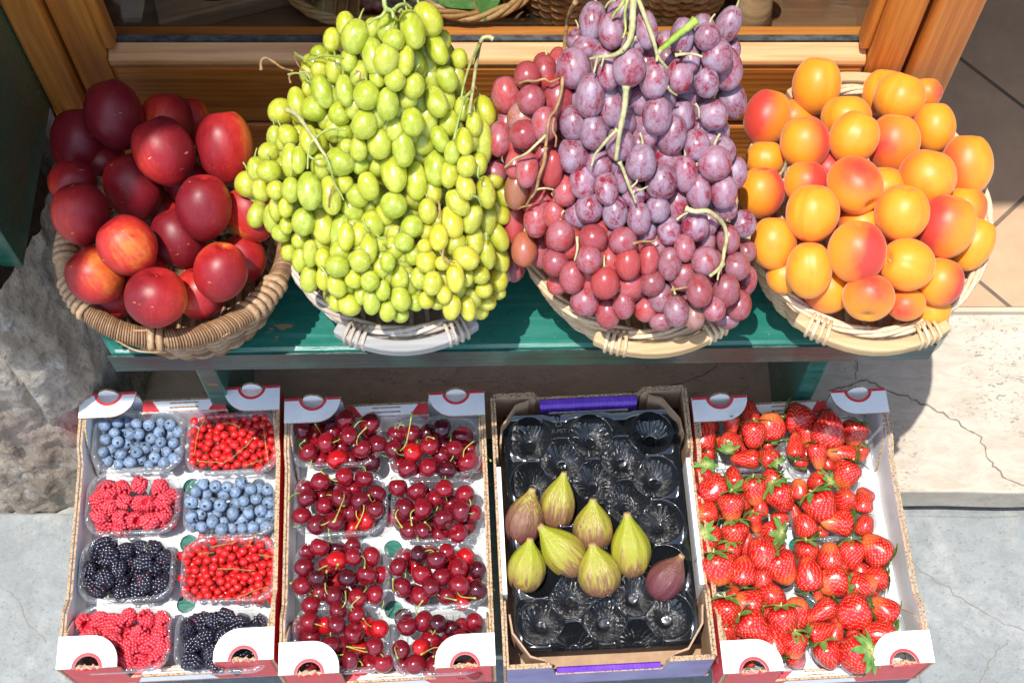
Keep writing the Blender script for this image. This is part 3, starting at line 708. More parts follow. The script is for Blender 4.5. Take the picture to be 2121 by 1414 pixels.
# ================================================================== fruit boxes
CZ = .1982
WH, RD, KE, PU, VG, KR = 0, 1, 2, 3, 4, 5
CM = ['paper_white', 'paper_red', 'kraft_edge', 'paper_purple', 'paper_violet_grey', 'kraft']
def arc(cx, cy, r, a0, a1, n, z=0): return [(cx + r * cos(R(a0 + (a1 - a0) * i / n)), cy + r * sin(R(a0 + (a1 - a0) * i / n)), z) for i in range(n + 1)]
def crate_white(x, y, yaw, w, label):
    hw, hl = w / 2, .20
    t = thing('fruit_box', (x, y, CZ), label, 'box', 'cardboard fruit boxes in a row', R(yaw))
    P = lambda nm, mb, bev=0: obj(nm, mb.mesh(nm, CM), t, bevel=bev)
    # base sheet with three round holes
    bm = bmesh.new(); edges = []
    def loop(pts):
        vs = [bm.verts.new(p) for p in pts]
        for a, b in zip(vs, vs[1:] + vs[:1]): edges.append(bm.edges.new((a, b)))
    loop([(-hw, -hl, .004), (hw, -hl, .004), (hw, hl, .004), (-hw, hl, .004)])
    for yy in (.085, -.002, -.092): loop(arc(.003, yy, .0135, 0, 345, 23, .004))
    bmesh.ops.triangle_fill(bm, use_beauty=True, edges=edges)
    me = bpy.data.meshes.new('box_base'); bm.to_mesh(me); bm.free(); me.materials.append(MAT['paper_white'])
    bo = obj('base', me, t); so = bo.modifiers.new('thick', 'SOLIDIFY'); so.thickness = .003; so.offset = -1
    for s in (-1, 1):      # long sides: two layers of board
        prof = lambda hi, lo: [(-hl, .0), (hl, .0), (hl, hi), (.122, hi), (.108, lo + .006), (.100, lo), (-.100, lo), (-.108, lo + .006), (-.122, hi), (-hl, hi)]
        mb = MB(); a, b = (RD, WH) if s < 0 else (WH, RD)
        mb.prism([(s * hw if s > 0 else -hw, yy, z) for yy, z in prof(.098, .083)], (-.0032 * s, 0, 0), WH, RD, KE)
        P('side_panel', mb)
        mb = MB(); mb.prism([(s * (hw - .0038), yy, z) for yy, z in prof(.094, .079)], (-.003 * s, 0, 0), WH, WH, KE); P('side_lining', mb)
        for e in (-1, 1):
            mb = MB(); mb.prism([(s * (hw - .0075), e * yy, z) for yy, z in ((.192, .006), (.192, .096), (.150, .096), (.128, .076), (.106, .022), (.106, .006))], (-.0028 * s, 0, 0), WH, WH, KE); P('corner_gusset', mb)
    for e in (-1, 1):      # short ends
        fd = .038 if e > 0 else .044; zt = .0705 if e > 0 else .036
        mb = MB()
        pts = [(-hw + .0035, 0), (hw - .0035, 0), (hw - .0035, .098), (.068, .098), (.0625, .085), (.0625, zt - .0015), (-.0625, zt - .0015), (-.0625, .085), (-.068, .098), (-hw + .0035, .098)]
        mb.prism([(xx, e * hl, z) for xx, z in pts], (0, -.0032 * e, 0), WH, RD, KE)
        # white badge in the middle of the outer face
        mb.add([(xx, e * (hl + .0006), z) for xx, z in ((-.056, .008), (.056, .008), (.047, zt - .002), (-.047, zt - .002))], [(0, 1, 2, 3)], WH)
        P('end_panel', mb)
        mb = MB(); yo, yi = hl - .0036, hl - (.019 if e > 0 else .0125)
        for x0, x1, x2, x3, m in ((-.061, -.047, -.061, -.036, RD), (-.047, .047, -.036, .036, WH), (.047, .061, .036, .061, RD)):
            mb.prism([(x0, e * yo, zt), (x1, e * yo, zt), (x3, e * yi, zt), (x2, e * yi, zt)], (0, 0, -.003), WH, m, m)
        for yy in ((hl - .0065, hl - .0135) if e > 0 else (hl - .0048, hl - .0098)):
            mb.prism([(-.021, e * yy, zt + .0006), (.021, e * yy, zt + .0006), (.021, e * (yy - .0022), zt + .0006), (-.021, e * (yy - .0022), zt + .0006)], (0, 0, -.002), KE)
        mb.prism([(-.0215, e * (hl - .007), zt + .0003), (.0215, e * (hl - .007), zt + .0003), (.0215, e * (hl - .0118), zt + .0003), (-.0215, e * (hl - .0118), zt + .0003)], (0, 0, -.0012), WH)
        P('folded_rim', mb)
        mb = MB(); mb.prism([(-.063, e * yi, .006), (.063, e * yi, .006), (.063, e * yi, zt - .003), (-.063, e * yi, zt - .003)], (0, -.002 * e, 0), WH, WH, KE)
        for sx in (-1, 1): mb.add([(sx * xx, e * (yi - .0026), z) for xx, z in ((.061, zt - .004), (.047, zt - .004), (.055, zt - .02), (.061, zt - .02))], [(0, 1, 2, 3)], RD)
        P('end_lining', mb)
        for s in (-1, 1):  # corner flap with half-disc cut and its raised tongue
            cx, rr, z = hw - .041, .0165, .0985
            pts = [(hw, hl)] + [(hw, hl - fd)] + [(hw - .045, hl - fd)] + [(p[0], p[1]) for p in arc(hw - .045, hl - fd + .036, .036, 270, 180, 8)] + [(hw - .081, hl)] + \
                  [(cx + rr * cos(R(180 + 180 * i / 12)), hl + rr * sin(R(180 + 180 * i / 12))) for i in range(13)]
            mb = MB(); mb.prism([(s * a, e * b, z) for a, b in pts], (0, 0, .0032), WH, WH, KE)
            zr = z + .0036; r2 = rr + .0042
            ring = []; 
            for i in range(13):
                a = R(180 + 180 * i / 12); ring += [(s * (cx + (rr + .0002) * cos(a)), e * (hl + rr * sin(a)), zr), (s * (cx + r2 * cos(a)), e * (hl + r2 * sin(a)), zr)]
            mb.add(ring, [(2 * i, 2 * i + 1, 2 * i + 3, 2 * i + 2) for i in range(12)], RD)
            if e > 0:
                for xa, xb in ((hw - .0005, cx + r2), (cx - r2, hw - .0805)):
                    mb.add([(s * xa, e * hl, zr), (s * xb, e * hl, zr), (s * xb, e * (hl - .0042), zr), (s * xa, e * (hl - .0042), zr)], [(0, 1, 2, 3)], RD)
            fl = P('corner_flap', mb)
            mb = MB(); tp = [(s * (cx + rr * .93 * cos(R(180 * i / 12))), e * (hl - .0005 + (.003 * sin(i * 2.1) if e < 0 else 0)), .095 + rr * (1.35 if e > 0 else .30) * sin(R(180 * i / 12)) + random.uniform(-.0006, .0006)) for i in range(13)]
            tp += [(s * (cx - rr * .93), e * (hl - .0005), .070), (s * (cx + rr * .93), e * (hl - .0005), .070)]
            mb.prism(tp, (0, -.003 * e, 0), WH if e > 0 else KE, WH if e > 0 else RD, KE); obj('tongue', mb.mesh('tongue', CM), fl)
    return t
def crate_fig(x, y, yaw, w, label):
    hw, hl = w / 2, .20
    t = thing('fruit_box', (x, y, CZ), label, 'box', 'cardboard fruit boxes in a row', R(yaw))
    P = lambda nm, mb, bev=0: obj(nm, mb.mesh(nm, CM), t, bevel=bev)
    mb = MB(); mb.box(-hw, hw, -hl, hl, .001, .004, KR); P('base', mb)
    for s in (-1, 1):
        mb = MB(); mb.prism([(s * hw, yy, z) for yy, z in ((-.195, 0), (.195, 0), (.195, .104), (.104, .104), (.092, .088), (-.092, .088), (-.104, .104), (-.195, .104))], (-.0035 * s, 0, 0), KR, WH, KE); P('side_panel', mb)
        mb = MB(); mb.prism([(s * (hw - .004), yy, z) for yy, z in ((-.093, .004), (.093, .004), (.093, .089), (-.093, .089))], (-.006 * s, 0, 0), WH, WH, WH); P('side_lining', mb)
        for e in (-1, 1):
            mb = MB(); mb.prism([(s * (hw - .0042), e * yy, z) for yy, z in ((.197, .004), (.197, .104), (.112, .104), (.104, .098), (.104, .004))], (-.003 * s, 0, 0), KR, KR, KE)
            mb.prism([(s * xx, e * (hl - .0040), z) for xx, z in ((hw - .008, .004), (hw - .008, .103), (hw - .062, .103), (hw - .066, .092), (hw - .066, .004))], (0, -.003 * e, 0), KR, KR, KE)
            P('corner_post', mb)
            # folded triangular stiffener inside the corner
            mb = MB(); q = [(hw - .010, .124), (hw - .013, .150), (hw - .036, .184), (hw - .056, .190), (hw - .055, .1875), (hw - .037, .1812), (hw - .0155, .149), (hw - .0125, .124)]
            mb.prism([(s * a, e * b, .030) for a, b in q], (0, 0, .069), KR, KR, KR)
            zz = .0994
            mb.add([(s * a, e * b, zz) for a, b in q], [list(range(8))], KR); P('corner_fold', mb)
    for e in (-1, 1):
        mb = MB(); pts = [(-hw + .004, 0), (hw - .004, 0), (hw - .004, .1045), (.079, .1045), (.073, .085 - (.024 if e < 0 else 0)), (-.073, .085 - (.024 if e < 0 else 0)), (-.079, .1045), (-hw + .004, .1045)]
        mb.prism([(xx, e * hl, z) for xx, z in pts], (0, -.0035 * e, 0), KR, VG if e < 0 else PU, KE); P('end_panel', mb)
        mb = MB(); n = 10; zo, dd = (-.006, .85) if e > 0 else (-.024, .5); prof = [(hl - .001, .083 + zo), (hl - .002, .089 + zo), (hl - .006 * dd, .0915 + zo), (hl - .015 * dd, .0905 + zo), (hl - .020 * dd, .087 + zo), (hl - .021 * dd, .066 + zo)]
        vs = []; 
        for yy, z in prof: vs += [(-.071, e * yy, z), (.071, e * yy, z)]
        mb.add(vs, [(2 * i, 2 * i + 1, 2 * i + 3, 2 * i + 2) for i in range(len(prof) - 1)], PU)
        mb.box(-.0705, .0705, min(e * (hl - .0205 * dd), e * (hl - .0045)), max(e * (hl - .0205 * dd), e * (hl - .0045)), .004, .086 + zo, PU)
        if e > 0: mb.prism([(-.058, e * (hl - .0218), .03), (.058, e * (hl - .0218), .03), (.058, e * (hl - .0218), .077), (-.058, e * (hl - .0218), .077)], (0, -.0006 * e, 0), WH)
        P('folded_rim', mb)
    return t
BOX = {}
for k, (x, y, yaw, w, fn, lab) in {
    'berry': (-.4735, .629, 2.8, .290, crate_white, 'red and white cardboard box holding mixed berry punnets, leftmost box'),
    'cherry': (-.176, .621, 2.7, .290, crate_white, 'red and white cardboard box holding eight punnets of cherries'),
    'fig': (.1215, .628, 3.0, .286, crate_fig, 'purple, white and brown cardboard box holding the figs in a black tray'),
    'straw': (.413, .624, 3.1, .284, crate_white, 'red and white cardboard box holding eight punnets of strawberries'),
}.items():
    fn(x, y, yaw, w, lab); BOX[k] = (V((x, y, CZ)), R(yaw))
# ------------------------------------------------------------------ fig tray
TRAY_Z = .074; TW, TL = .252, .345
CAV = []
for i in range(5):
    for xx in (-.088, 0, .088): CAV.append((xx, .138 - .067 * i))
    for xx in (-.044, .044): CAV.append((xx, .1045 - .067 * i))
CAV = [(a, b) for a, b in CAV if b > -.172]
def tray_h(x, y):
    z = 0.0; rr = .0322
    best = min(((x - a) ** 2 + (y - b) ** 2, i) for i, (a, b) in enumerate(CAV)); d = sqrt(best[0]); i = best[1]
    if d < rr:
        a, b = CAV[i]; u = d / rr; ph = math.atan2(y - b, x - a) + .25 * mnoise.noise(V((x * 40, y * 40, i)))
        wall = max(0, min(1, (1 - u) / .78)); wall = wall ** .75
        z -= .003 + .027 * wall
        fl = max(0, min(1, (u - .10) / .25)) * max(0, min(1, (.93 - u) / .25))
        z += .0030 * fl * (abs(sin(ph * 11 + i * 1.7)) ** .7 - .5) * (.75 + .5 * mnoise.noise(V((x * 60, y * 60, i * 3.7))))
        z += .0030 * (1 - u) * mnoise.noise(V((x * 70, y * 70, i * 2.3)))
    else:
        z += .0018 * max(0, 1 - (d - rr) / .004) - .0028 * min(1, max(0, (d - rr - .004) / .006))
    ex = (TW / 2 - abs(x)) / .012; ey = (TL / 2 - abs(y)) / .010
    e = min(ex, ey)
    if e < 1: z = z * max(0, e) + .006 * (1 - max(0, e)) ** 2
    z += .0035 * mnoise.noise(V((x * 14, y * 10, 9)))
    return z
def mk_tray():
    nx, ny = 250, 340; vs = []
    for j in range(ny + 1):
        for i in range(nx + 1):
            x = -TW / 2 + TW * i / nx; y = -TL / 2 + TL * j / ny
            vs.append((x, y, tray_h(x, y)))
    mb = MB(); mb.add(vs, [(j * (nx + 1) + i, j * (nx + 1) + i + 1, (j + 1) * (nx + 1) + i + 1, (j + 1) * (nx + 1) + i) for j in range(ny) for i in range(nx)])
    return mb.mesh('fig_tray', ['black_plastic'], True)
p0, yw = BOX['fig']
ft = tag(obj('fig_tray', mk_tray(), None, p0 + V((0, 0, TRAY_Z))), 'glossy black plastic tray of ribbed round cups under the figs', 'tray'); ft.rotation_euler = (R(1.2), 0, yw)
cu = bpy.data.curves.new('lettering', 'FONT'); cu.body = 'R-PET'; cu.size = .0085; cu.extrude = .0004; cu.align_x = 'CENTER'; cu.align_y = 'CENTER'
o = bpy.data.objects.new('lettering_source', cu); C.objects.link(o); bpy.context.view_layer.update()
lme = bpy.data.meshes.new_from_object(o.evaluated_get(bpy.context.evaluated_depsgraph_get())); bpy.data.objects.remove(o); lme.materials.clear(); lme.materials.append(MAT['embossed_black'])
obj('lettering', lme, ft, (-.0455, .146, .0055))
mb = MB()
for k in range(3):
    a0 = R(90 + 120 * k); a1 = R(90 + 120 * (k + 1)); A = V((cos(a0), sin(a0), 0)) * .0062; B = V((cos(a1), sin(a1), 0)) * .0062
    mb.tube([A.lerp(B, .12), A.lerp(B, .72)], .0006, 5); mb.tube([A.lerp(B, .68), A.lerp(B, .9)], [.0013, .0001], 5)
obj('recycling_mark', mb.mesh('recycling_mark', ['embossed_black']), ft, (-.0455, .157, .0055))
# ------------------------------------------------------------------ punnets
def rrect(w, h, r, n=6):
    out = []
    for cx, cy, a in ((w / 2 - r, h / 2 - r, 0), (-w / 2 + r, h / 2 - r, 90), (-w / 2 + r, -h / 2 + r, 180), (w / 2 - r, -h / 2 + r, 270)):
        out += [(cx + r * cos(R(a + 90 * i / n)), cy + r * sin(R(a + 90 * i / n))) for i in range(n + 1)]
    return out
def punnet_mesh(w=.134, h=.095, d=.054):
    mb = MB(); N = 28; prev = None; loops = [(-.0005, -.005), (0, 0), (.001, .0012), (.0055, .0012), (.0065, -.001), (.0085, -.010), (.0125, -.032), (.0145, d * -.86), (.0185, -d), (.026, -d + .0008)]
    vs = []
    for ins, z in loops:
        rr = max(.012, .030 - ins * .5)
        for k, (x, y) in enumerate(rrect(w - 2 * ins, h - 2 * ins, rr)):
            j = .0012 * (k % 2) if -.045 < z < -.008 else 0
            v = V((x, y, 0)); l = v.length; v = v * ((l - j) / l); vs.append((v.x, v.y, z))
    m = len(loops); fs = [(i * N + k, i * N + (k + 1) % N, (i + 1) * N + (k + 1) % N, (i + 1) * N + k) for i in range(m - 1) for k in range(N)]
    fs.append([(m - 1) * N + k for k in range(N)]); mb.add(vs, fs)
    for i in range(-3, 4): mb.tube([(i * .014, -h / 2 + .026, -d + .0012), (i * .014, h / 2 - .026, -d + .0012)], .0008, 4)
    for i in range(-5, 6):
        for s in (-1, 1): mb.tube([(i * .009, s * (h / 2 - .010), -.012), (i * .009, s * (h / 2 - .014), -.040)], .0007, 4)
    return mb.mesh('punnet', ['clear_plastic'], True)
PM = punnet_mesh()
RIMZ = .266
PUN = {}
def punnet(key, px, py, box, label, dyaw=0.0, scale=(1, 1, 1)):
    p = atz(px, py, RIMZ); o = obj('punnet', PM, None, p); o.rotation_euler = (0, 0, BOX[box][1] + R(dyaw)); o.scale = scale
    tag(o, label, 'punnet', 'clear plastic punnets'); PUN[key] = p; return o
CX = 'clear plastic punnet of '
for key, px, py, lab in (('bl1', 287, 912, 'blueberries at the back left of the berry box'), ('rc1', 481, 917, 'redcurrants at the back right of the berry box'),
                         ('ra1', 275, 1040, 'raspberries in front of the back blueberries'), ('bl2', 478, 1046, 'blueberries in front of the back redcurrants'),
                         ('bb1', 263, 1177, 'blackberries between two raspberry punnets'), ('rc2', 474, 1178, 'redcurrants between blueberries and blackberries'),
                         ('ra2', 252, 1320, 'raspberries at the front left corner'), ('bb2', 463, 1322, 'blackberries at the front by the white flap')):
    punnet(key, px, py, 'berry', CX + lab)
for key, px, py, lab in (('c1', 695, 902, 'cherries, back left in the cherry box'), ('c3', 902, 924, 'cherries, back right in the cherry box'), ('c2', 706, 1043, 'cherries, second on the left side'),
                         ('c4', 907, 1056, 'cherries, second on the right side'), ('c5', 708, 1183, 'cherries, third on the left side'), ('c7', 913, 1190, 'cherries, third on the right side'),
                         ('c6', 706, 1322, 'cherries, front left in the cherry box'), ('c8', 912, 1325, 'cherries, front right in the cherry box')):
    punnet(key, px, py, 'cherry', CX + lab, random.uniform(-1.5, 1.5))
for key, px, py, lab in (('s1', 1528, 912, 'strawberries, back left in the strawberry box'), ('s3', 1713, 922, 'strawberries, back right in the strawberry box'), ('s2', 1537, 1048, 'strawberries, second on the left side'),
                         ('s4', 1731, 1050, 'strawberries, second on the right side'), ('s5', 1548, 1180, 'strawberries, third on the left side'), ('s7', 1752, 1180, 'strawberries, third on the right side'),
                         ('s6', 1578, 1318, 'strawberries, front left by the flap'), ('s8', 1775, 1308, 'strawberries, front right by the flap')):
    punnet(key, px, py, 'straw', CX + lab, random.uniform(-1.5, 2))
# ================================================================== fruit piling
class Pile:
    def __init__(s): s.p = []; s.grid = {}
    CELL = .06
    def key(s, p): return (int(p.x // s.CELL), int(p.y // s.CELL), int(p.z // s.CELL))
    def near(s, p):
        k = s.key(p)
        for i in (-1, 0, 1):
            for j in (-1, 0, 1):
                for l in (-1, 0, 1):
                    yield from s.grid.get((k[0] + i, k[1] + j, k[2] + l), ())
    def add(s, p, r): s.p.append((p, r)); s.grid.setdefault(s.key(p), []).append((p, r))
    def fit(s, px, py, rpx, t, tol=.9, zmin=-1, tmax=9):
        d = ray(px, py)
        while True:
            p = EYE + d * t; r = rpx * t / F
            if p.z < zmin + r * .9 or t > tmax: break
            if all((p - q).length >= tol * (r + rq) for q, rq in s.near(p)): break
            t += .0015
        s.add(p, r); return p, t
def depth_on(px, py, zf, n=4):     # depth at which the pixel ray meets the height field z = zf(point)
    z = zf(atz(px, py, .28))
    for _ in range(n): z = zf(atz(px, py, z))
    return (z - CAMZ) / ray(px, py).z
def parse(s, n=None):
    out = []
    for it in s.split():
        q = it.split(','); 
        v = [float(a) for a in q if a.replace('.', '', 1).replace('-', '', 1).isdigit()]; fl = ''.join(a for a in q if not a.replace('.', '', 1).replace('-', '', 1).isdigit()); out.append((v, fl))
    return out
def axis_img(deg, toward=0.0):      # direction seen in the picture: 0 = up, clockwise positive; toward > 0 tips it at the viewer
    a = R(deg); return (RIGHT * sin(a) + UPV * cos(a) - FWD * toward).normalized()
def rows_label(items, k):           # items: list of (px, py, object); yields (object, position phrase)
    it = sorted(items, key=lambda a: a[1]); n = len(it); k = max(1, min(k, n)); out = []
    for r in range(k):
        row = sorted(it[r * n // k:(r + 1) * n // k], key=lambda a: a[0])
        rn = 'back row' if r == 0 else ('front row' if r == k - 1 else ORD[r] + ' row')
        for i, a in enumerate(row):
            pn = 'leftmost' if i == 0 else ('rightmost' if i == len(row) - 1 else ORD[i] + ' from left')
            out.append((a[2], pn + ' in ' + rn))
    return out
# ================================================================== grapes
def grape_mesh(name, m, dimple, ped=None):
    mb = MB(); prof = []
    for i in range(19):
        a = pi * i / 18; r = sin(a) * (1 + .05 * cos(a)); z = -cos(a)
        if dimple and i >= 16: z -= (i - 15) * .015
        prof.append((max(r, 0), z))
    mb.lathe(prof, 26)
    if ped: mb.tube([(0, 0, .93), (.03, .02, 1.08), (.13, .06, 1.32), (.30, .10, 1.55)], [.13, .085, .065, .075], 6, 1)
    return mb.mesh(name, [m] + ([ped] if ped else []), True, weld=1e-4)
GG = grape_mesh('green_grape', 'green_grape_skin', 1); GR = grape_mesh('red_grape', 'red_grape_skin', 1)
PED = {GG: grape_mesh('green_grape_stalked', 'green_grape_skin', 1, 'stem_green'), GR: grape_mesh('red_grape_stalked', 'red_grape_skin', 1, 'stem_pale')}
# x, y, long half axis, short half axis, tilt (pixels, degrees); d = lies deeper
GREEN = """736,76,34,27,15 886,40,35,26,-30 853,61,40,25,-15 815,83,22,21 800,122,31,24,15 839,124,31,18,5 805,59,30,22 904,99,36,19,-25 774,116,42,22,-12 723,126,21,16 818,163,25,20 856,177,25,22 803,215,32,21,5 760,197,28,26
854,252,28,22,-10 842,203,24,21 715,187,31,18 668,190,33,20,-20 926,163,27,20,-20 951,123,21,16 893,165,26,19,-10,d 879,116,38,20,-20,d 917,83,16,13,d 928,117,22,12,d 947,163,23,12,d 948,190,14,13,d 688,82,23,17 664,144,17,15,d 694,143,22,14,d 694,184,27,15,d 640,184,16,11,d
745,153,22,14,d 716,50,20,15,d 773,60,18,14,d 783,160,18,14,d 784,222,33,20,5,d 904,211,32,21,-20 650,225,24,25 616,217,35,19,-10 582,231,21,20,d 705,235,19,18,d 735,222,20,14,d 756,256,30,24,20 820,265,28,19,-5 788,289,38,26,5 835,307,36,21,-5 885,241,35,17,0,d 923,204,24,15,d 936,227,25,15,d
873,285,27,22,-15,d 911,288,27,17,-25 866,321,24,16,0,d 897,309,25,18,0,d 904,347,30,19,0,d 937,316,23,16 961,293,28,17,-10 982,258,24,16 1003,231,26,17,-15,d 1000,296,36,15,0,d 988,307,25,12,0,d 1026,255,12,12,d 967,343,22,19 931,360,27,18,5 1012,285,20,14,d 815,353,36,20,-10,d 861,374,31,18,-5,d 788,337,30,16,d
763,385,28,20,-15 815,424,26,25,-30 798,438,27,19,-5 861,408,19,21,0,d 896,395,22,15,d 886,437,25,18 964,386,27,18,-20 1006,398,32,18,-10 1023,373,13,15,d 1045,404,23,20,-30 948,419,29,19,-35 978,452,30,20,20 936,460,33,21,-15 1009,458,25,14,d 1033,436,24,15,-30,d 1053,450,22,12,-20,d
854,469,22,22 808,472,26,22,d 885,479,16,11,d 909,492,26,18 981,497,25,16,d 1033,491,29,18,-25 1008,528,29,17 1036,535,24,14,-10,d 965,534,27,22,-60 837,500,19,19 816,513,23,22 880,510,15,15 884,540,23,21 803,542,19,15 834,540,20,19,d 857,527,17,15,d 916,545,14,14 945,506,20,17,d 909,458,17,16,d
943,572,31,18 896,586,24,20 968,573,16,10,d 995,570,17,18 920,610,18,14 936,635,26,17,10 969,638,25,15,-10 1002,600,16,17 1032,578,20,15,d 977,607,22,13,d 1009,626,13,14,d 996,642,15,12,d 1032,605,12,12,d 826,575,20,15,d 851,584,22,15,d 829,618,25,19,-15 883,621,14,13,d 906,623,14,13,d 803,643,22,16 830,650,14,13,d 858,608,14,13,d 862,626,14,12,d 870,575,18,15,d
641,578,27,18 671,575,20,12,d 697,591,24,19,-25 699,551,21,23 724,631,21,23,20 734,576,16,15,d 766,581,20,18 746,540,22,20 763,515,31,17 787,554,18,15,d 793,601,20,14 770,624,26,17 748,609,21,13 728,604,15,13,d 697,626,15,12,d 622,537,25,16 643,524,27,15 669,535,20,15 598,522,17,15
513,381,21,20,0,d 542,390,21,15,d 524,412,19,16,d 532,443,28,19,10 558,354,21,25,0 571,393,19,17 603,393,25,18 641,395,37,23,-5 684,404,38,20,-10 712,381,18,19,-60 740,405,24,21,-40 730,436,27,21,-25 565,452,24,15,d 573,431,21,12,d 592,429,20,15 607,428,17,15,-40,d 641,429,20,18,d 628,459,27,22 670,462,34,20,-10,d
594,466,18,14 583,483,17,19 600,510,19,17 623,496,15,14,d 670,501,17,16,d 705,480,29,15,d 716,490,27,16 744,487,25,18 705,521,18,16,d 596,280,22,19,-40 570,286,20,13,d 556,316,20,19 640,290,30,19 620,287,22,15,d 743,309,23,17 719,303,15,15 705,334,28,30 603,333,28,15,d 619,331,27,14 585,347,18,17,d
532,350,20,15,d 664,347,22,15,d 693,270,20,16,d 678,248,18,15,d 655,300,25,18,d 746,341,16,13,d 771,341,28,18,d 623,345,20,14,d 684,300,18,15,d 690,360,18,14,d 830,330,20,16,d 850,440,20,18,d 770,465,22,18,d 690,440,20,16,d 650,490,20,16,d 900,265,22,16,d 930,255,22,16,d 960,225,20,15,d 990,340,18,14,d 760,560,18,15,d 800,575,16,14,d"""
RED = """1188,141,39,33 1223,198,43,28,5 1228,44,38,27,8 1266,64,36,24 1303,140,37,32 1355,163,38,28 1407,157,34,28 1361,239,38,29 1392,280,40,28,10 1328,337,36,29 1370,378,34,30 1323,452,33,23 1187,321,35,32 1208,376,34,26 1485,115,33,30 1464,171,29,24 1477,237,30,28 1480,337,34,32 1508,51,37,24,25 1465,76,27,25
1440,467,31,27 1539,463,27,25 1386,479,28,24 1300,545,32,24 1220,536,28,26 1253,585,32,27 1212,623,29,28 1259,649,30,24 1185,574,32,24 1151,543,27,26 1161,488,30,27 1086,516,34,26 1111,455,34,24 1448,601,33,25 1503,601,32,27 1524,552,28,27 1350,585,26,25 1369,615,29,24 1387,546,33,23 1461,540,28,26 1049,196,35,28,-10 1100,206,28,26 1093,157,28,26
1127,258,35,25 1085,278,28,28 1035,287,35,25 1092,352,34,22 1229,275,33,26 1188,254,34,27 1264,222,38,28 1256,389,34,23 1171,391,34,25 1143,350,37,21 1274,440,33,24 1221,430,30,27 1337,272,36,27 1443,300,31,26 1420,360,36,25 1447,397,36,25,-10 1499,398,33,26 1362,432,27,24 1418,513,27,21 1508,496,29,23 1290,498,27,27 1228,493,27,28
1413,75,36,23 1338,62,37,22 1260,151,33,22 1343,538,31,21 1291,631,28,21 1338,637,27,24 1401,643,31,24 1437,651,29,21 1479,639,25,22 1530,631,30,25 1148,445,28,21 1025,358,25,24 1069,394,37,23
1128,147,25,19,d 1155,131,27,16,d 1156,207,36,25,d 1083,244,27,24,d 1050,250,25,14,d 1068,338,25,16,d 1012,325,20,18,d 1126,318,28,18,d 1198,442,25,24,d 1240,338,24,22,d 1126,413,26,22,d 1181,460,27,15,d 1065,462,33,16,d 1267,350,24,20,d 1291,372,22,15,d 1291,27,30,24,d 1215,99,20,22,d 1197,85,20,18,d 1256,123,28,22,d 1386,123,20,20,d 1378,92,22,18,d 1311,96,20,18,d 1338,131,25,20,d
1456,65,28,20,d 1518,102,20,12,d 1503,141,35,25,d 1430,117,27,15,d 1441,156,20,16,d 1515,204,32,22,-15,d 1495,187,22,16,d 1313,248,36,22,d 1412,241,28,20,d 1417,204,28,25,d 1437,241,26,14,d 1454,265,25,14,d 1488,270,24,17,d 1494,313,24,22,d 1522,358,26,19,d 1382,323,28,24,d 1332,208,25,20,d 1312,404,20,18,d 1402,425,28,18,d 1468,463,20,14,d 1338,477,22,16,d 1502,432,20,18,d 1458,495,25,18,d 1360,512,22,18,d
1065,547,28,18,d 1120,516,30,19,d 1262,544,26,18,d 1154,587,18,16,d 1302,589,24,23,d 1370,663,16,19,d 1417,568,27,26,d 1505,657,18,20,d 1550,579,22,14,d 1537,595,18,16,d 1437,619,20,18,d 1181,515,18,16,d 1285,300,26,22,d 1295,260,24,20,d 1150,300,24,20,d 1215,340,22,20,d 1180,560,20,18,d 1330,500,20,18,d 1235,460,22,18,d 1275,480,20,18,d 1470,420,20,18,d 1440,340,20,18,d 1310,310,22,18,d 1395,590,22,18,d 1320,600,20,18,d 1105,490,20,18,d 1545,520,18,16,d 1350,110,22,18,d 1270,100,20,18,d 1445,215,22,18,d"""
def tabf(tab, y):
    for a, b in zip(tab, tab[1:]):
        if y <= b[0]:
            u = max(0, min(1, (y - a[0]) / (b[0] - a[0]))); return a[1] + (b[1] - a[1]) * u, a[2] + (b[2] - a[2]) * u
    return tab[-1][1], tab[-1][2]
TG = [(0, 800, 110), (80, 800, 165), (150, 790, 215), (230, 800, 245), (350, 782, 288), (480, 815, 262), (560, 820, 232), (620, 845, 205), (670, 850, 150)]
TR = [(0, 1330, 150), (60, 1360, 185), (150, 1290, 255), (220, 1275, 275), (350, 1272, 290), (450, 1305, 275), (520, 1310, 265), (600, 1345, 225), (680, 1390, 175)]
RELG = [(800, 130, 115, 235), (985, 330, 75, 150), (945, 560, 85, 110), (605, 390, 95, 140), (720, 560, 110, 120)]     # bunches stand out of the heap, gaps between them sink
RELR = [(1300, 190, 105, 270), (1475, 140, 70, 150), (1480, 370, 70, 120), (1085, 270, 75, 170), (1230, 560, 105, 120), (1470, 580, 90, 110)]
def heap_depth(tab, x, y, bulge):
    xc, hw = tabf(tab, y); e = min(1, abs(x - xc) / hw)
    rel = max(math.exp(-((x - a) / w_) ** 2 - ((y - b) / h_) ** 2) for a, b, w_, h_ in (RELG if tab is TG else RELR))
    return 1.545 + (1.635 - 1.545) * min(1, y / 660) + .052 - bulge * sqrt(max(0, 1 - e * e)) - .042 * rel
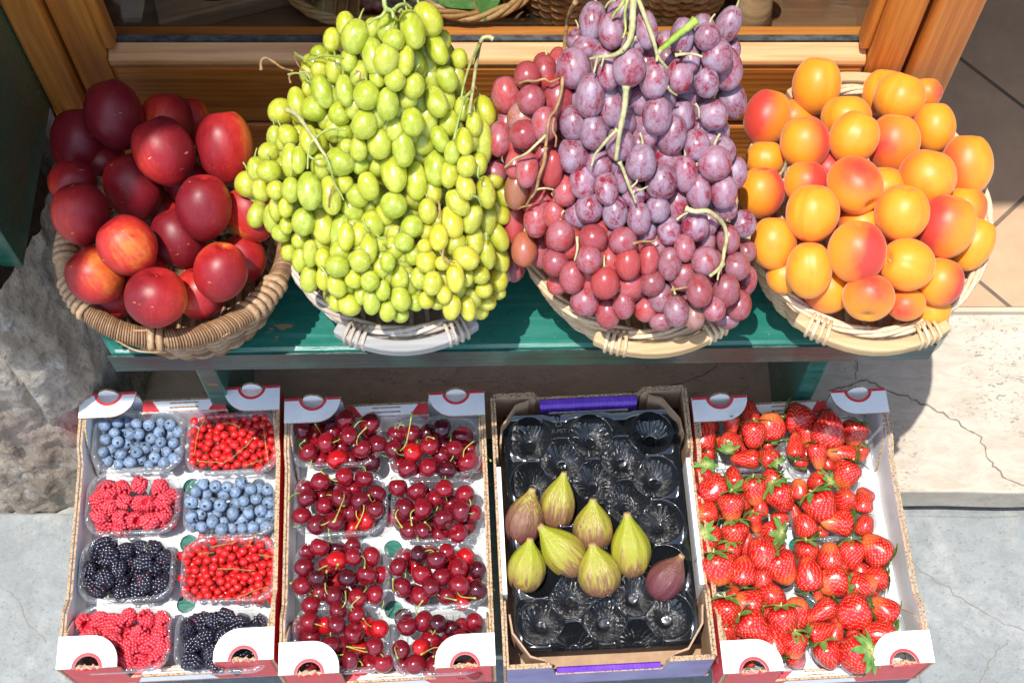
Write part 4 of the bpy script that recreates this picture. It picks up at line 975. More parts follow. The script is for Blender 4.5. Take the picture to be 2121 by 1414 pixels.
def bunches(data, tab, bulge, mesh, defs, colour, classify, mname, nm, inner_n, rin):
    pile = Pile(); roots = {}
    for key, (cx, cy, lab) in defs.items():
        roots[key] = thing(nm, at(cx, cy, heap_depth(tab, cx, cy, bulge) + .05), lab, 'grapes', nm.replace('_', ' ') + 'es heaped in one basket')
    items = parse(data); items = [i for i in items if 'd' not in i[1]] + [i for i in items if 'd' in i[1]]
    cnt = {k: 0 for k in defs}
    for v, fl in items:
        x, y, a, b = v[:4]; ang = v[4] if len(v) > 4 else random.uniform(-8, 8)
        t0 = heap_depth(tab, x, y, bulge) + (.012 if 'd' in fl else 0)
        if 'd' in fl: a, b = a * 1.22, b * 1.25
        a *= 1.10; b *= 1.12
        p, t = pile.fit(x, y, (a + 2 * b) / 3, t0, .75, tmax=t0 + .055)
        key = classify(x, y, fl); o = obj('grape', PED[mesh] if random.random() < .4 else mesh, roots[key]); cnt[key] += 1
        put(o, p - roots[key].location, axis_img(ang, random.uniform(-.25, .45)), random.uniform(0, 6.3), (b * t / F, b * t / F * random.uniform(.95, 1.03), a * t / F * 1.02)); o.color = colour(x, y)
    inner = {k: MB() for k in defs}; rnd = random.Random(8); n = 0
    while n < inner_n:
        y = rnd.uniform(120, 620); xc, hw = tabf(tab, y); e = rnd.uniform(-.72, .72); x = xc + e * hw
        t = heap_depth(tab, x, y, bulge) + rnd.uniform(.020, .060); p = at(x, y, t)
        if p.z < .64 or p.y > 1.045: n += 1; continue
        key = classify(x, y, ''); M = frame((rnd.uniform(-.4, .4), rnd.uniform(-.4, .4), 1)) @ Matrix.Diagonal((1, 1, 1.3)); inner[key].sphere(p - roots[key].location, rin, 12, 8, M=M); n += 1
    for k, mb in inner.items():
        if mb.v:
            o = obj('inner_grapes', mb.mesh('inner_grapes', [mname], True), roots[k]); o.color = colour(*defs[k][:2]); o['kind'] = 'stuff'
    return roots
def gcol(x, y):
    k = random.uniform(-1, 1); yel = .5 if (x > 870 and y > 350) else 0
    return (.38 + .06 * k + .11 * yel, .41 + .03 * k, .025 + .015 * random.random(), 1)
def gclass(x, y, fl):
    if y < 330 and 690 < x < 905 or (y < 210 and x >= 650): return 'top'
    if x >= 900 and y < 480 or x > 985: return 'right'
    if x < 690 and y < 510 or x < 600: return 'left'
    return 'low_right' if x > 800 else 'low'
GB = bunches(GREEN, TG, .100, GG, {
    'top': (800, 150, 'uppermost bunch of large green grapes against the window glass'),
    'left': (600, 380, 'green grape bunch spilling left over the dark nectarines'),
    'right': (985, 350, 'yellowish green grape bunch with hooked stem beside the red grapes'),
    'low': (690, 560, 'lower bunch of green grapes over the grey basket rim, left part'),
    'low_right': (890, 560, 'lower bunch of yellow green grapes hanging over the grey handle')}, gcol, gclass, 'green_grape_skin', 'green_grape_bunch', 330, .0125)
def rcol(x, y):
    red = 1 if (x < 1175 or (y > 480 and x < 1350)) else (.5 if y > 480 else 0); k = random.random()
    br = random.random() < .05
    if red == 1: return (.28 + .13 * k, .028 + (.07 if br else .015 * k), .03, random.uniform(.1, .5))
    if red: return (.21 + .11 * k, .026 + (.07 if br else .01), .035, random.uniform(.25, .65))
    return (.16 + .12 * k, .014, .03, random.uniform(.78, 1.02))
def rclass(x, y, fl):
    if x < 1172 and y < 470: return 'left'
    if y > 470 and x < 1330: return 'low_left'
    if y > 470: return 'low_right'
    if x > 1385 and y < 340: return 'right'
    return 'mid'
RB = bunches(RED, TR, .100, GR, {
    'mid': (1300, 220, 'dusty purple grape bunch on a thick pale green stem'),
    'left': (1090, 270, 'redder grape bunch with a dry brown stem beside the green grapes'),
    'right': (1460, 180, 'purple grape bunch with a bright green cut stem end'),
    'low_left': (1220, 560, 'bright red grape bunch lying over the pale handle'),
    'low_right': (1440, 580, 'dusky red grape bunch hanging beside the apricot basket')}, rcol, rclass, 'red_grape_skin', 'red_grape_bunch', 280, .0135)
def stem(root, tab, pix, r, m, lift=.016, name='stem'):
    pts = []
    for q in pix:
        x, y = q[:2]; t = heap_depth(tab, x, y, .100) - lift - (q[2] if len(q) > 2 else 0); pts.append(at(x, y, t) - root.location)
    B = bez(pts, 7); n = len(B); mb = MB(); r *= .84
    mb.tube(B, [r * (1.15 - .45 * i / n + (.25 if i < 2 else 0)) * random.uniform(.9, 1.12) for i in range(n)], 7)
    obj(name, mb.mesh(name, [m], True), root)
for k, px, r, m in (
    ('right', [(1022, 82), (1012, 77), (998, 82), (990, 110), (984, 150), (978, 195), (972, 235)], .0028, 'stem_pale'), ('right', [(993, 92), (975, 130), (962, 170), (955, 205)], .0019, 'stem_green'),
    ('right', [(976, 190), (962, 205), (955, 228), (948, 255), (940, 290)], .0018, 'stem_green'), ('right', [(992, 345), (990, 365), (1000, 375)], .0015, 'stem_green'), ('right', [(1007, 482), (1008, 500)], .0017, 'stem_green'), ('right', [(975, 405), (990, 410), (998, 428)], .0016, 'stem_green'),
    ('left', [(594, 228), (612, 236), (628, 255), (642, 275), (652, 288), (664, 308), (676, 325)], .0027, 'stem_pale'), ('left', [(652, 288), (642, 300), (638, 325), (637, 350)], .0018, 'stem_green'), ('left', [(655, 285), (672, 272), (690, 268), (715, 270)], .0016, 'stem_green'),
    ('left', [(638, 322), (652, 330), (672, 328)], .0016, 'stem_green'), ('left', [(676, 325), (685, 350), (692, 378), (705, 400), (712, 415)], .0015, 'stem_green'), ('left', [(690, 385), (683, 405), (681, 430)], .0013, 'stem_brown'),
    ('left', [(541, 146), (541, 128), (550, 120), (566, 128), (585, 141), (606, 147)], .0020, 'stem_brown'), ('left', [(610, 110), (622, 118), (638, 124), (648, 122), (668, 115), (690, 117), (710, 120)], .0017, 'stem_green'),
    ('left', [(610, 112), (614, 128), (622, 140), (632, 148)], .0012, 'stem_brown'), ('left', [(598, 155), (604, 153), (618, 152), (630, 160), (640, 170)], .0014, 'stem_green'), ('left', [(622, 150), (635, 150), (642, 165)], .0012, 'stem_pale'), ('left', [(602, 172), (599, 160), (606, 152)], .0012, 'stem_brown'),
    ('top', [(795, -25), (796, 5), (800, 18), (812, 24), (815, 38)], .0030, 'stem_green'), ('top', [(815, 22), (825, 12), (840, 9), (853, 18)], .0022, 'stem_green'), ('top', [(800, 20), (790, 34), (775, 40), (763, 50)], .0022, 'stem_green'), ('top', [(826, 26), (832, 20), (836, 28)], .0016, 'stem_green'),
    ('top', [(740, 150), (733, 155), (727, 160)], .0013, 'stem_green'), ('top', [(738, 148), (746, 150), (745, 165)], .0012, 'stem_brown'), ('low', [(752, 455), (757, 470), (765, 480)], .0016, 'stem_green'), ('low', [(664, 552), (672, 562), (678, 572)], .0014, 'stem_green'), ('low', [(780, 485), (790, 495), (800, 492)], .0015, 'stem_green'),
    ('low_right', [(908, 415), (911, 435), (908, 455)], .0016, 'stem_brown'), ('low_right', [(918, 515), (918, 535), (930, 540), (942, 545)], .0014, 'stem_brown')):
    stem(GB[k], TG, px, r, m)
for k, px, r, m in (
    ('mid', [(1313, -25), (1311, 20), (1309, 60), (1303, 85), (1290, 105)], .0044, 'stem_pale'), ('mid', [(1290, 105), (1270, 115), (1245, 118), (1222, 122)], .0026, 'stem_pale'), ('mid', [(1238, 118), (1234, 135), (1230, 152)], .0017, 'stem_pale'), ('mid', [(1251, 118), (1245, 140)], .0016, 'stem_pale'),
    ('mid', [(1318, -10), (1330, 20), (1345, 60), (1355, 90), (1363, 118), (1372, 130), (1382, 142)], .0028, 'stem_pale'), ('mid', [(1295, -5), (1285, 15), (1275, 25), (1268, 38)], .0022, 'stem_green'), ('mid', [(1300, 0), (1294, 30), (1296, 60), (1290, 80)], .0018, 'stem_green'), ('mid', [(1275, 0), (1262, 5), (1253, 17)], .0018, 'stem_pale'),
    ('mid', [(1297, 178), (1294, 220), (1287, 255), (1281, 290), (1276, 332)], .0036, 'stem_pale'), ('mid', [(1279, 268), (1262, 285), (1245, 305), (1232, 322), (1225, 345)], .0022, 'stem_pale'), ('mid', [(1283, 335), (1292, 355), (1303, 385), (1312, 405), (1317, 420)], .0021, 'stem_pale'), ('mid', [(1308, 388), (1318, 378), (1320, 372)], .0014, 'stem_pale'), ('mid', [(1318, 394), (1330, 392), (1342, 386)], .0014, 'stem_pale'),
    ('right', [(1440, 43), (1425, 57), (1405, 72), (1385, 90), (1368, 104)], .0046, 'stem_lime'), ('right', [(1368, 104), (1362, 115), (1360, 128)], .0024, 'stem_pale'), ('right', [(1398, 115), (1420, 112), (1440, 113), (1455, 118)], .0019, 'stem_pale'), ('right', [(1410, 105), (1408, 115)], .0014, 'stem_pale'), ('right', [(1382, 180), (1390, 190), (1402, 198)], .002, 'stem_pale'), ('right', [(1440, 215), (1447, 225), (1448, 245)], .0014, 'stem_pale'),
    ('left', [(1192, 5, .01), (1180, 28, .01), (1173, 60, .005), (1169, 100), (1166, 150), (1163, 190), (1152, 225), (1138, 245), (1134, 275), (1130, 305)], .0027, 'stem_brown'), ('left', [(1130, 305), (1127, 335), (1117, 365), (1110, 395), (1098, 412), (1090, 425)], .0022, 'stem_brown'), ('left', [(1131, 280), (1110, 300), (1090, 318), (1065, 330), (1045, 348)], .0017, 'stem_pale'),
    ('left', [(1075, 173), (1090, 168), (1110, 168), (1128, 164), (1140, 170), (1160, 162)], .0017, 'stem_brown'), ('left', [(1148, 245), (1145, 270), (1152, 285), (1150, 305)], .0015, 'stem_brown'), ('left', [(1112, 392), (1130, 390), (1147, 393)], .0014, 'stem_pale'), ('left', [(1008, 214), (1018, 205), (1026, 198)], .0018, 'stem_brown'), ('left', [(1072, 432), (1085, 428), (1100, 425)], .0016, 'stem_brown'),
    ('low_right', [(1420, 432), (1440, 438), (1465, 437), (1485, 450), (1500, 468), (1505, 495), (1500, 520), (1496, 545), (1485, 560), (1470, 572)], .0030, 'stem_pale'), ('low_right', [(1500, 545), (1490, 562), (1486, 580)], .0016, 'stem_pale'), ('low_right', [(1402, 455), (1415, 445), (1425, 440)], .0015, 'stem_pale'), ('low_right', [(1391, 600), (1405, 598), (1424, 594)], .0015, 'stem_brown'), ('low_right', [(1505, 455), (1512, 460)], .0016, 'stem_brown'),
    ('low_left', [(1310, 505), (1330, 500), (1350, 500), (1363, 494)], .0016, 'stem_brown'), ('low_left', [(1195, 490), (1196, 515), (1190, 540)], .0016, 'stem_pale')):
    stem(RB[k], TR, px, r, m, name='stem')
# ================================================================== stone fruit
def stone_mesh(name, m, crease, point=0, seed=0, stemcav=True):
    mb = MB(); prof = [(sin(pi * i / 30), -cos(pi * i / 30)) for i in range(31)]
    def fn(p, f, t):
        q = p.copy(); z = p.z
        if stemcav and z > .55: q.z -= (z - .55) ** 1.4 * .75 * math.exp(-((p.x ** 2 + p.y ** 2) / .09))
        if z < -.8: q.z -= point * (-z - .8)
        d = abs(math.atan2(p.y, p.x)); g = crease * (.5 * math.exp(-(d / .055) ** 2) + .25 * math.exp(-(d / .4) ** 2)) * (1 - .3 * z ** 2)
        s = 1 - g + .02 * mnoise.noise(q * 1.6 + V((seed, 0, 0)))
        return V((q.x * s, q.y * s * .97, q.z * (1 - .3 * g)))
    mb.lathe(prof, 48, 0, fn); mb.tube([(0, 0, .80), (0, 0, .72)], .07, 6, 0)
    return mb.mesh(name, [m], True, weld=1e-4)
APR = [stone_mesh('apricot', 'apricot_skin', .085, 0, s) for s in (1, 5, 9)]; NEC = [stone_mesh('nectarine', 'nectarine_skin', .05, .25, s) for s in (2, 6)]
def basket_fruit(data, meshes, name, cat, group, xc, yc, hw, hh, zrim, bulge, alpha, tol=.93):
    pile = Pile()
    def zf_px(x, y): e = ((x - xc) / hw) ** 2 + ((y - yc) / hh) ** 2; return zrim + bulge * max(0, 1 - e)
    for row in data:
        x, y, a, b, ang, layer, al, sp, lab = row
        z = zf_px(x, y) - .012 * layer; p0 = atz(x, y, z); t0 = (p0 - EYE).dot(FWD)
        p, t = pile.fit(x, y, (a + b) / 2 * .98, t0, tol, zmin=.61, tmax=t0 + .09)
        o = obj(name, random.choice(meshes)); sp_ = sp[1] + (180 if name == 'apricot' and al > .16 else 0); al -= .17 if (name == 'apricot' and al < .16) else 0; put(o, p, axis_img(ang, sp[0]), R(sp_), [k_ * t / F * (1.05 if name == 'apricot' else 1.0) for k_ in (b, b, a)]); o.color = (1, 1, 1, al); tag(o, lab, cat, group)
# rows: x, y, half height, half width, tilt, layer, blush, (toward viewer, spin), label
basket_fruit([
    (236, 236, 75, 61, -18, 0, .05, (.1, 80), 'dull maroon speckled nectarine sitting highest on the heap near the window'),
    (338, 312, 75, 63, -25, 0, .10, (.2, 200), 'maroon nectarine with orange right end, just right of the highest one'),
    (466, 302, 77, 60, -5, 0, .42, (.2, 40), 'nectarine with glowing orange and yellow right side beside the green grapes'),
    (276, 385, 72, 61, -18, 0, .16, (.3, 150), 'plain wine red nectarine in the middle of the heap'),
    (422, 428, 70, 59, 5, 0, .20, (.4, 60), 'wine red nectarine with orange right cheek, right of heap centre'),
    (167, 441, 67, 60, -10, 0, .08, (.3, 230), 'speckled dark nectarine at the left edge of the heap'),
    (263, 508, 66, 62, -35, 0, .22, (.4, 300), 'dark nectarine with tan scratches and orange rim above the front one'),
    (323, 615, 63, 65, 10, 0, .24, (.5, 20), 'bright pink red nectarine lit by sun at the basket front'),
    (457, 562, 63, 58, 15, 0, .44, (.4, 110), 'sunlit red nectarine with yellow left side above the wrapped rim'),
    (196, 570, 62, 60, -40, 0, .26, (.4, 330), 'dark nectarine with orange underside at the front left of basket'),
    (166, 296, 76, 62, -5, 0, .12, (.1, 130), 'shaded red nectarine far left below the highest one'),
    (345, 248, 58, 56, 0, 1, .10, (.1, 250), 'purple red nectarine half hidden behind the heap near the window'),
    (395, 250, 50, 40, 0, 2, .30, (.1, 10), 'rough orange red nectarine peeping out farthest back'),
    (370, 492, 66, 57, -20, 1, .05, (.3, 70), 'very dark purple nectarine sunk in the middle of the heap'),
    (517, 441, 62, 50, -30, 1, .38, (.3, 170), 'orange red nectarine under the overhanging green grapes'),
    (505, 532, 52, 46, -25, 1, .52, (.3, 90), 'amber nectarine tucked behind the sunlit one by the rim'),
    (415, 606, 56, 54, 0, 1, .20, (.3, 210), 'pink red nectarine partly shaded, low behind the wrapped rim'),
    (150, 376, 46, 50, 0, 2, .14, (.2, 190), 'shaded dark nectarine wedged far left between two others'),
    (388, 378, 46, 44, 0, 2, .06, (.2, 50), 'small dark gap nectarine between the orange ended ones'),
    (214, 338, 50, 50, 0, 1, .1, (.2, 30), 'shaded nectarine in the gap below the highest one'), (300, 560, 46, 46, 0, 3, .15, (.2, 30), 'nectarine hidden behind the bright front one'),
    (330, 440, 50, 50, 0, 3, .1, (.2, 0), 'nectarine buried deep in the centre of the heap'), (230, 620, 46, 46, 0, 3, .1, (.2, 0), 'nectarine buried low at the front left of basket')],
    NEC, 'nectarine', 'nectarine', 'nectarines in the brown basket', 330, 420, 275, 300, .735, .085, .2)
AP = [
    (1692, 176, 58, 49, 5, 0, -.10, (.3, 285), 'plain yellow apricot perched on the basket back rim'),
    (1589, 243, 58, 46, 15, 0, .38, (.1, 200), 'apricot with red left side, nearest the window knot'),
    (1667, 296, 55, 50, -10, 0, .30, (.2, 0), 'yellow apricot with a crimson right edge, upper left'),
    (1863, 202, 51, 52, 20, 0, -.08, (.2, 235), 'round yellow apricot high at the back right'),
    (1769, 285, 55, 50, 25, 0, -.12, (.2, 252), 'yellow apricot with a long crease left of the centre back'),
    (1851, 297, 61, 53, 5, 0, -.25, (.3, 40), 'bright yellow apricot in the upper middle of the heap'),
    (2003, 342, 64, 51, 0, 0, -.02, (.2, 20), 'tall orange apricot at the far right of the basket'),
    (1577, 398, 52, 47, 0, 0, .58, (.3, 30), 'scarlet and yellow apricot leaning against the left rim'),
    (1771, 384, 61, 55, 150, 0, -.12, (.55, 270), 'yellow apricot showing its stem hollow at lower right'),
    (1921, 367, 57, 57, 10, 0, .05, (.3, 330), 'broad pale orange apricot right of the heap centre'),
    (1683, 441, 59, 54, 0, 0, -.05, (.3, 228), 'yellow orange apricot with crease, left of centre'),
    (1868, 441, 58, 54, 5, 0, -.12, (.4, 310), 'round yellow orange apricot in the very middle'),
    (1960, 468, 66, 58, 15, 0, .36, (.3, 185), 'large apricot blushed red on its left side'),
    (1602, 503, 54, 46, 0, 0, -.08, (.2, 200), 'orange apricot by the left rim beside a lone red grape'),
    (1676, 559, 58, 47, 0, 0, -.2, (.3, 262), 'yellow apricot at the front left above the rim'),
    (1775, 521, 64, 58, 0, 0, .42, (.4, 330), 'big apricot with a crimson lower right patch'),
    (1879, 548, 56, 54, -80, 0, -.02, (.4, 240), 'orange apricot with a smile shaped crease at the bottom'),
    (1948, 583, 49, 46, 10, 0, .22, (.3, 340), 'orange apricot with reddish base at the front right rim'),
    (1799, 616, 46, 53, 190, 0, -.15, (.5, 270), 'squat yellow apricot lowest in front by the handle'),
    (2016, 505, 57, 40, 25, 0, -.08, (.2, 285), 'narrow creased apricot at the right rim under a larger one'),
    (1935, 263, 51, 42, 0, 1, -.1, (.1, 320), 'orange apricot partly hidden at the back right'),
    (1832, 192, 48, 45, 10, 1, -.15, (.1, 230), 'yellow apricot pressed behind the round back right one'),
    (1920, 192, 30, 30, 0, 1, .0, (.1, 140), 'small bit of apricot farthest back at the right'),
    (1753, 243, 45, 50, 0, 1, .12, (.1, 210), 'orange apricot half hidden below the perched yellow one'),
    (1585, 330, 38, 40, 0, 1, .0, (.2, 260), 'dull yellow apricot squeezed above the scarlet one'),
    (1669, 379, 46, 44, 0, 1, .58, (.2, 350), 'crimson apricot between the scarlet and crimson edged ones'),
    (1876, 629, 34, 40, 0, 1, .12, (.3, 60), 'low orange apricot behind the squat front one'),
    (1715, 597, 50, 50, 0, 1, .40, (.3, 150), 'shaded red orange apricot deep at the front left'),
    (1622, 572, 36, 34, 0, 1, .50, (.3, 80), 'hidden red apricot low beside the front left rim'),
    (1645, 245, 40, 40, 0, 1, .05, (.1, 30), 'orange apricot in the shadow behind the red sided one'),
    (1785, 465, 44, 46, 0, 1, .10, (.3, 330), 'apricot top showing behind the crimson patched one'),
    (1737, 450, 46, 46, 0, 2, .35, (.3, 10), 'red orange apricot in the gap left of the centre'), (1830, 392, 46, 46, 0, 2, .1, (.3, 200), 'orange apricot in the gap above the middle one'),
    (1715, 352, 42, 42, 0, 2, .5, (.3, 240), 'red apricot in the gap right of the crimson one'), (1908, 305, 44, 44, 0, 2, .1, (.2, 90), 'orange apricot in the gap beside the bright yellow one'),
    (1998, 430, 44, 44, 0, 2, .1, (.2, 170), 'orange apricot behind the large blushed one at right'), (1830, 500, 46, 46, 0, 2, .2, (.2, 50), 'shaded apricot deep below the middle one'), (1640, 500, 44, 44, 0, 2, .2, (.2, 120), 'shaded apricot behind the front left pair'), (1930, 640, 38, 38, 0, 2, .2, (.2, 120), 'shaded apricot lowest behind the right binding')]
basket_fruit(AP, APR, 'apricot', 'apricot', 'apricots in the end basket', 1795, 415, 275, 275, .745, .075, .1, .90)
# ================================================================== figs
def fig_mesh(seed):
    mb = MB(); prof = [(0, -1), (.10, -.995), (.13, -.975), (.34, -.955), (.58, -.85), (.79, -.64), (.91, -.38), (.945, -.12), (.91, .12), (.80, .36), (.63, .58), (.46, .76), (.32, .90), (.22, 1.02), (.17, 1.12), (.155, 1.17), (.13, 1.19), (0, 1.195)]
    P = bez([(r, 0, z) for r, z in prof], 3)
    def fn(p, f, t):
        s = 1 + .024 * cos(9 * t + seed) + .008 * cos(17 * t + 2 * seed) + .03 * mnoise.noise(p * 1.3 + V((seed, 0, 0)))
        return V((p.x * s + .09 * max(0, p.z) ** 2 * sin(seed), p.y * s + .09 * max(0, p.z) ** 2 * cos(seed), p.z))
    mb.lathe([(max(0, p.x), p.z) for p in P], 54, 0, fn); return mb.mesh('fig', ['fig_skin'], True)
FIG = [fig_mesh(s) for s in (1.0, 2.6, 4.1)]
def fxy(x, y): return 980 + x / 2.163, 760 + y / 2.163
for i, (cx, cy, tx, ty, b, al, lab) in enumerate([
    (230, 680, 258, 535, 88, .26, 'purple brown fig with yellow streaks at the left of the upper row'), (380, 610, 398, 462, 80, .10, 'yellow green fig with rusty base standing highest in the tray'),
    (400, 825, 283, 708, 93, .02, 'green fig tipped toward the left among the others'), (537, 715, 537, 578, 91, .12, 'rusty striped yellow fig right of the highest one'),
    (240, 895, 262, 755, 87, .02, 'lime yellow fig at the left of the lower row'), (562, 915, 538, 775, 97, .08, 'plump yellow green fig at the front centre of the figs'),
    (705, 810, 692, 645, 90, .0, 'bright lime fig with a purplish patch and long neck'), (868, 945, 940, 838, 84, .50, 'dark purple fig alone at the right side')]):
    (x, y), (u, v) = fxy(cx, cy), fxy(tx, ty); t = (atz(x, y, .272) - EYE).dot(FWD); b_ = b / 2.163 * t / F * 1.05
    ang = math.degrees(math.atan2(u - x, y - v)); ln = math.hypot(u - x, v - y) * t / F / 1.2
    o = obj('fig', FIG[i % 3]); put(o, at(x, y, t), axis_img(ang, .22), i * 1.3, (b_, b_, max(ln, b_ * .9))); o.color = (1, 1, 1, al); tag(o, lab, 'fig', 'figs in the black tray')
# ================================================================== cherries
def cherry_mesh(seed):
    mb = MB(); prof = [(sin(pi * i / 22), -cos(pi * i / 22)) for i in range(23)]
    def fn(p, f, t):
        r2 = p.x ** 2 + p.y ** 2; z = p.z * .93
        if p.z > 0: z -= .42 * math.exp(-r2 / .10)
        s = 1 + .05 * cos(2 * t) - .05 * math.exp(-(min(t, 2 * pi - t) / .2) ** 2) * (1 if p.z > -.5 else 0)
        return V((p.x * s * (1 + .06 * p.z), p.y * s * (1 + .06 * p.z), z))
    mb.lathe(prof, 28, 0, fn); return mb.mesh('cherry', ['cherry_skin'], True, weld=1e-4)
CH = [cherry_mesh(1)]
def stalk_mesh(seed):
    rnd = random.Random(seed); L_ = rnd.uniform(3.0, 4.2); d = V((rnd.uniform(-1, 1), rnd.uniform(-1, 1), 0)); pts = [V((0, 0, .50)), V((0, 0, .8)) + d * .15, V((0, 0, 1.15)) + d * .9, V((0, 0, 1.15 + rnd.uniform(-.2, .3))) + d * L_ * .75]
    mb = MB(); B = bez(pts, 6); mb.tube(B, [.055] * (len(B) - 2) + [.085, .115], 6); return mb.mesh('stalk', ['cherry_stalk'], True)
STK = [stalk_mesh(s) for s in range(9)]
PN = {'c1': 'back left', 'c2': 'second left', 'c5': 'third left', 'c6': 'front left', 'c3': 'back right', 'c4': 'second right', 'c7': 'third right', 'c8': 'front right'}
CHD = {  # pixel offsets of four enlarged views, then x,y with f in front, b bright red, k almost black, u underneath
 'c1': (590, 840, 4.877, "605,135,f 418,370,f 650,300,f 780,440,f 172,245 310,300,b 862,185 235,470 365,540 530,540,b 935,390 490,260 860,270,u 680,560,u 870,570,k,u 465,180,k,u 340,225,u 560,420,u 740,540,u"),
 'c2': (590, 840, 4.877, "605,715,f 325,1200,f 910,1050,f 800,740 360,765 390,905 220,930 930,890 765,960 655,1080 570,930 170,1110 505,1165 820,1160,b 200,835,u 515,830,u 680,1245,b,u 690,850,u 980,1060,k,u 400,1010,u 420,1090,b,u 530,1060,b,u"),
 'c3': (790, 840, 4.874, "490,400,f 610,230,k,f 265,635,f 870,565,f 305,285 160,285 130,440 320,470,b 745,440 820,310 660,650,k 470,620 180,590,u 460,280,k,u 940,570 890,430,u 820,670,u 600,500,u 730,560,u 380,700,u 640,400,u"),
 'c4': (790, 840, 4.874, "635,840,f 415,1035,f 800,1065,f 625,1140,f 425,1255,f 165,830 360,865 840,900 235,1030 540,950 150,1140 280,1260 590,1300,u 775,1290 500,850,k,u 920,1090,u 690,990,u 330,1140,u 480,1180,u 860,1220,u"),
 'c5': (590, 1100, 4.561, "330,150,f 650,240,f 690,625,f 310,440,k,f 490,275,b 775,410 590,440,k 820,235 185,335 160,510 215,195,u 635,140,u 480,165,k,u 405,330,u 910,410 465,450,b,u 330,580 460,610 555,620,u 850,600 700,480,k,u"),
 'c6': (590, 1100, 4.561, "235,860,f 490,880,f 850,1080,f 615,1215,f 250,700 500,745 680,790 930,1240 900,920,b 800,1250 380,890,b 650,960 770,900,b,u 240,1000 430,1080 540,1080,u 135,910,u 700,1090,b,u 720,1300,b,u 210,1250,u 300,1270,b,u 500,1250,u"),
 'c7': (795, 1100, 4.561, "715,510,f 445,525,f 495,270,f 135,335 330,220,k 590,200 880,365,k 705,350 360,410 555,430 345,610 170,530 875,560,k 590,610 280,590,u 190,250,u 430,200,u 770,250,b,u 740,670,b,u 300,330,b,u 840,450,b,u 640,310,b,u"),
 'c8': (795, 1100, 4.561, "220,895,f 855,855,f 510,870,k,f 350,1090,b,f 165,1110,f 300,1250,f 375,850 730,1015 560,1150 440,1030 640,920,k,u 740,910,u 185,820,k,u 610,1050,u 200,1260,u 480,1270 400,1220,u 880,1070,u 850,1300,u 730,1300,u")}
for key, (ox, oy, sc, s) in CHD.items():
    pile = Pile(); c0 = PUN[key]; vis = []; its = parse(s); its = [i for i in its if 'f' in i[1]] + [i for i in its if 'f' not in i[1] and 'u' not in i[1]] + [i for i in its if 'u' in i[1]]
    def zf(p, c0=c0): return .268 + .012 * max(0, 1 - ((p.x - c0.x) / .07) ** 2 - ((p.y - c0.y) / .05) ** 2)
    for j, (v, fl) in enumerate(its):
        x, y = ox + v[0] / sc, oy + v[1] / sc; rp = 21.4 * random.uniform(.92, 1.07)
        t0 = depth_on(x, y, zf) + (.0 if 'f' in fl else .006 if 'u' not in fl else .016)
        p, t = pile.fit(x, y, rp, t0, .86, zmin=.212); r = rp * t / F
        o = obj('cherry', CH[0]); deg = random.uniform(0, 360); put(o, p, axis_img(deg, random.uniform(-.5, .9)), random.uniform(0, 6.28), (r, r * random.uniform(.95, 1.06), r))
        o.color = (.42, .006, .008, 1) if 'b' in fl else ((.035, .004, .008, 1) if 'k' in fl else (random.uniform(.10, .23), .005, .012, 1))
        st_ = 'u' not in fl and random.random() < .8
        if st_: obj('stalk', STK[(j * 5 + len(key) + int(x)) % 9], o)
        ds = 'bright red' if 'b' in fl else 'blackish' if 'k' in fl else 'dark red'
        tag(o, None, 'cherry', 'cherries in the ' + PN[key] + ' punnet'); vis.append((x, y, o)); o['label'] = ds + ' cherry' + (' with stalk' if st_ else '')
    for o, ph in rows_label(vis, 4): o['label'] = o['label'] + ', ' + ph + ' of ' + PN[key] + ' cherry punnet'
# ================================================================== strawberries
def straw_mesh(seed, kind):
    rnd = random.Random(seed); mb = MB(); n = 40; seg = 56
    prof = [(0, -1.08), (.16, -1.06), (.34, -.97), (.54, -.77), (.72, -.47), (.87, -.10), (.95, .24), (.94, .50), (.82, .71), (.58, .83), (.28, .87), (0, .86)]
    if kind == 1: prof = [(0, -.98), (.28, -.96), (.52, -.85), (.74, -.60), (.90, -.24), (.99, .12), (.99, .42), (.86, .67), (.60, .80), (.28, .84), (0, .83)]
    if kind == 2: prof = [(0, -1.2), (.14, -1.18), (.30, -1.06), (.47, -.82), (.63, -.47), (.77, -.08), (.85, .25), (.86, .5), (.74, .70), (.52, .82), (.25, .87), (0, .86)]
    P = bez([(r, 0, z) for r, z in prof], 4); prof = [(max(0, p.x), p.z) for p in P]
    seeds = []; k = 0; rows = 16
    for i in range(rows):
        z = -1.0 + 1.75 * (i + .5) / rows; r = min(prof, key=lambda q: abs(q[1] - z))[0]; m = max(3, int(2 * pi * r / .29))
        for j in range(m): a = 2 * pi * (j + .5 * (i % 2) + rnd.uniform(-.12, .12)) / m; seeds.append(V((r * cos(a), r * sin(a), z)))
    def near(p): return min((p - s_).length for s_ in seeds)
    cs = {}
    def fn(p, f, t):
        d = near(p); s = 1 + (.10 if kind == 1 else .05) * mnoise.noise(V((cos(t), sin(t), p.z)) * 1.1 + V((seed, 0, 0))); q = V((p.x * s, p.y * s * (.86 if kind else .94), p.z))
        nrm = V((p.x, p.y, p.z * .35)); nrm = nrm.normalized() if nrm.length > 1e-6 else V((0, 0, 1))
        dep = .018 * math.exp(-(d / .075) ** 2) - .020 * math.exp(-(d / .035) ** 2)
        q = q - nrm * dep; cs[(round(q.x, 5), round(q.y, 5), round(q.z, 5))] = 1.0 if d < .040 else 0.0; return q
    fine = bez([(r, 0, z) for r, z in prof], 2)
    mb.lathe([(max(0, p.x), p.z) for p in fine], 76, 0, fn, lambda p: cs.get((round(p.x, 5), round(p.y, 5), round(p.z, 5)), 0.0))
    return mb.mesh('strawberry', ['strawberry_skin'], True)
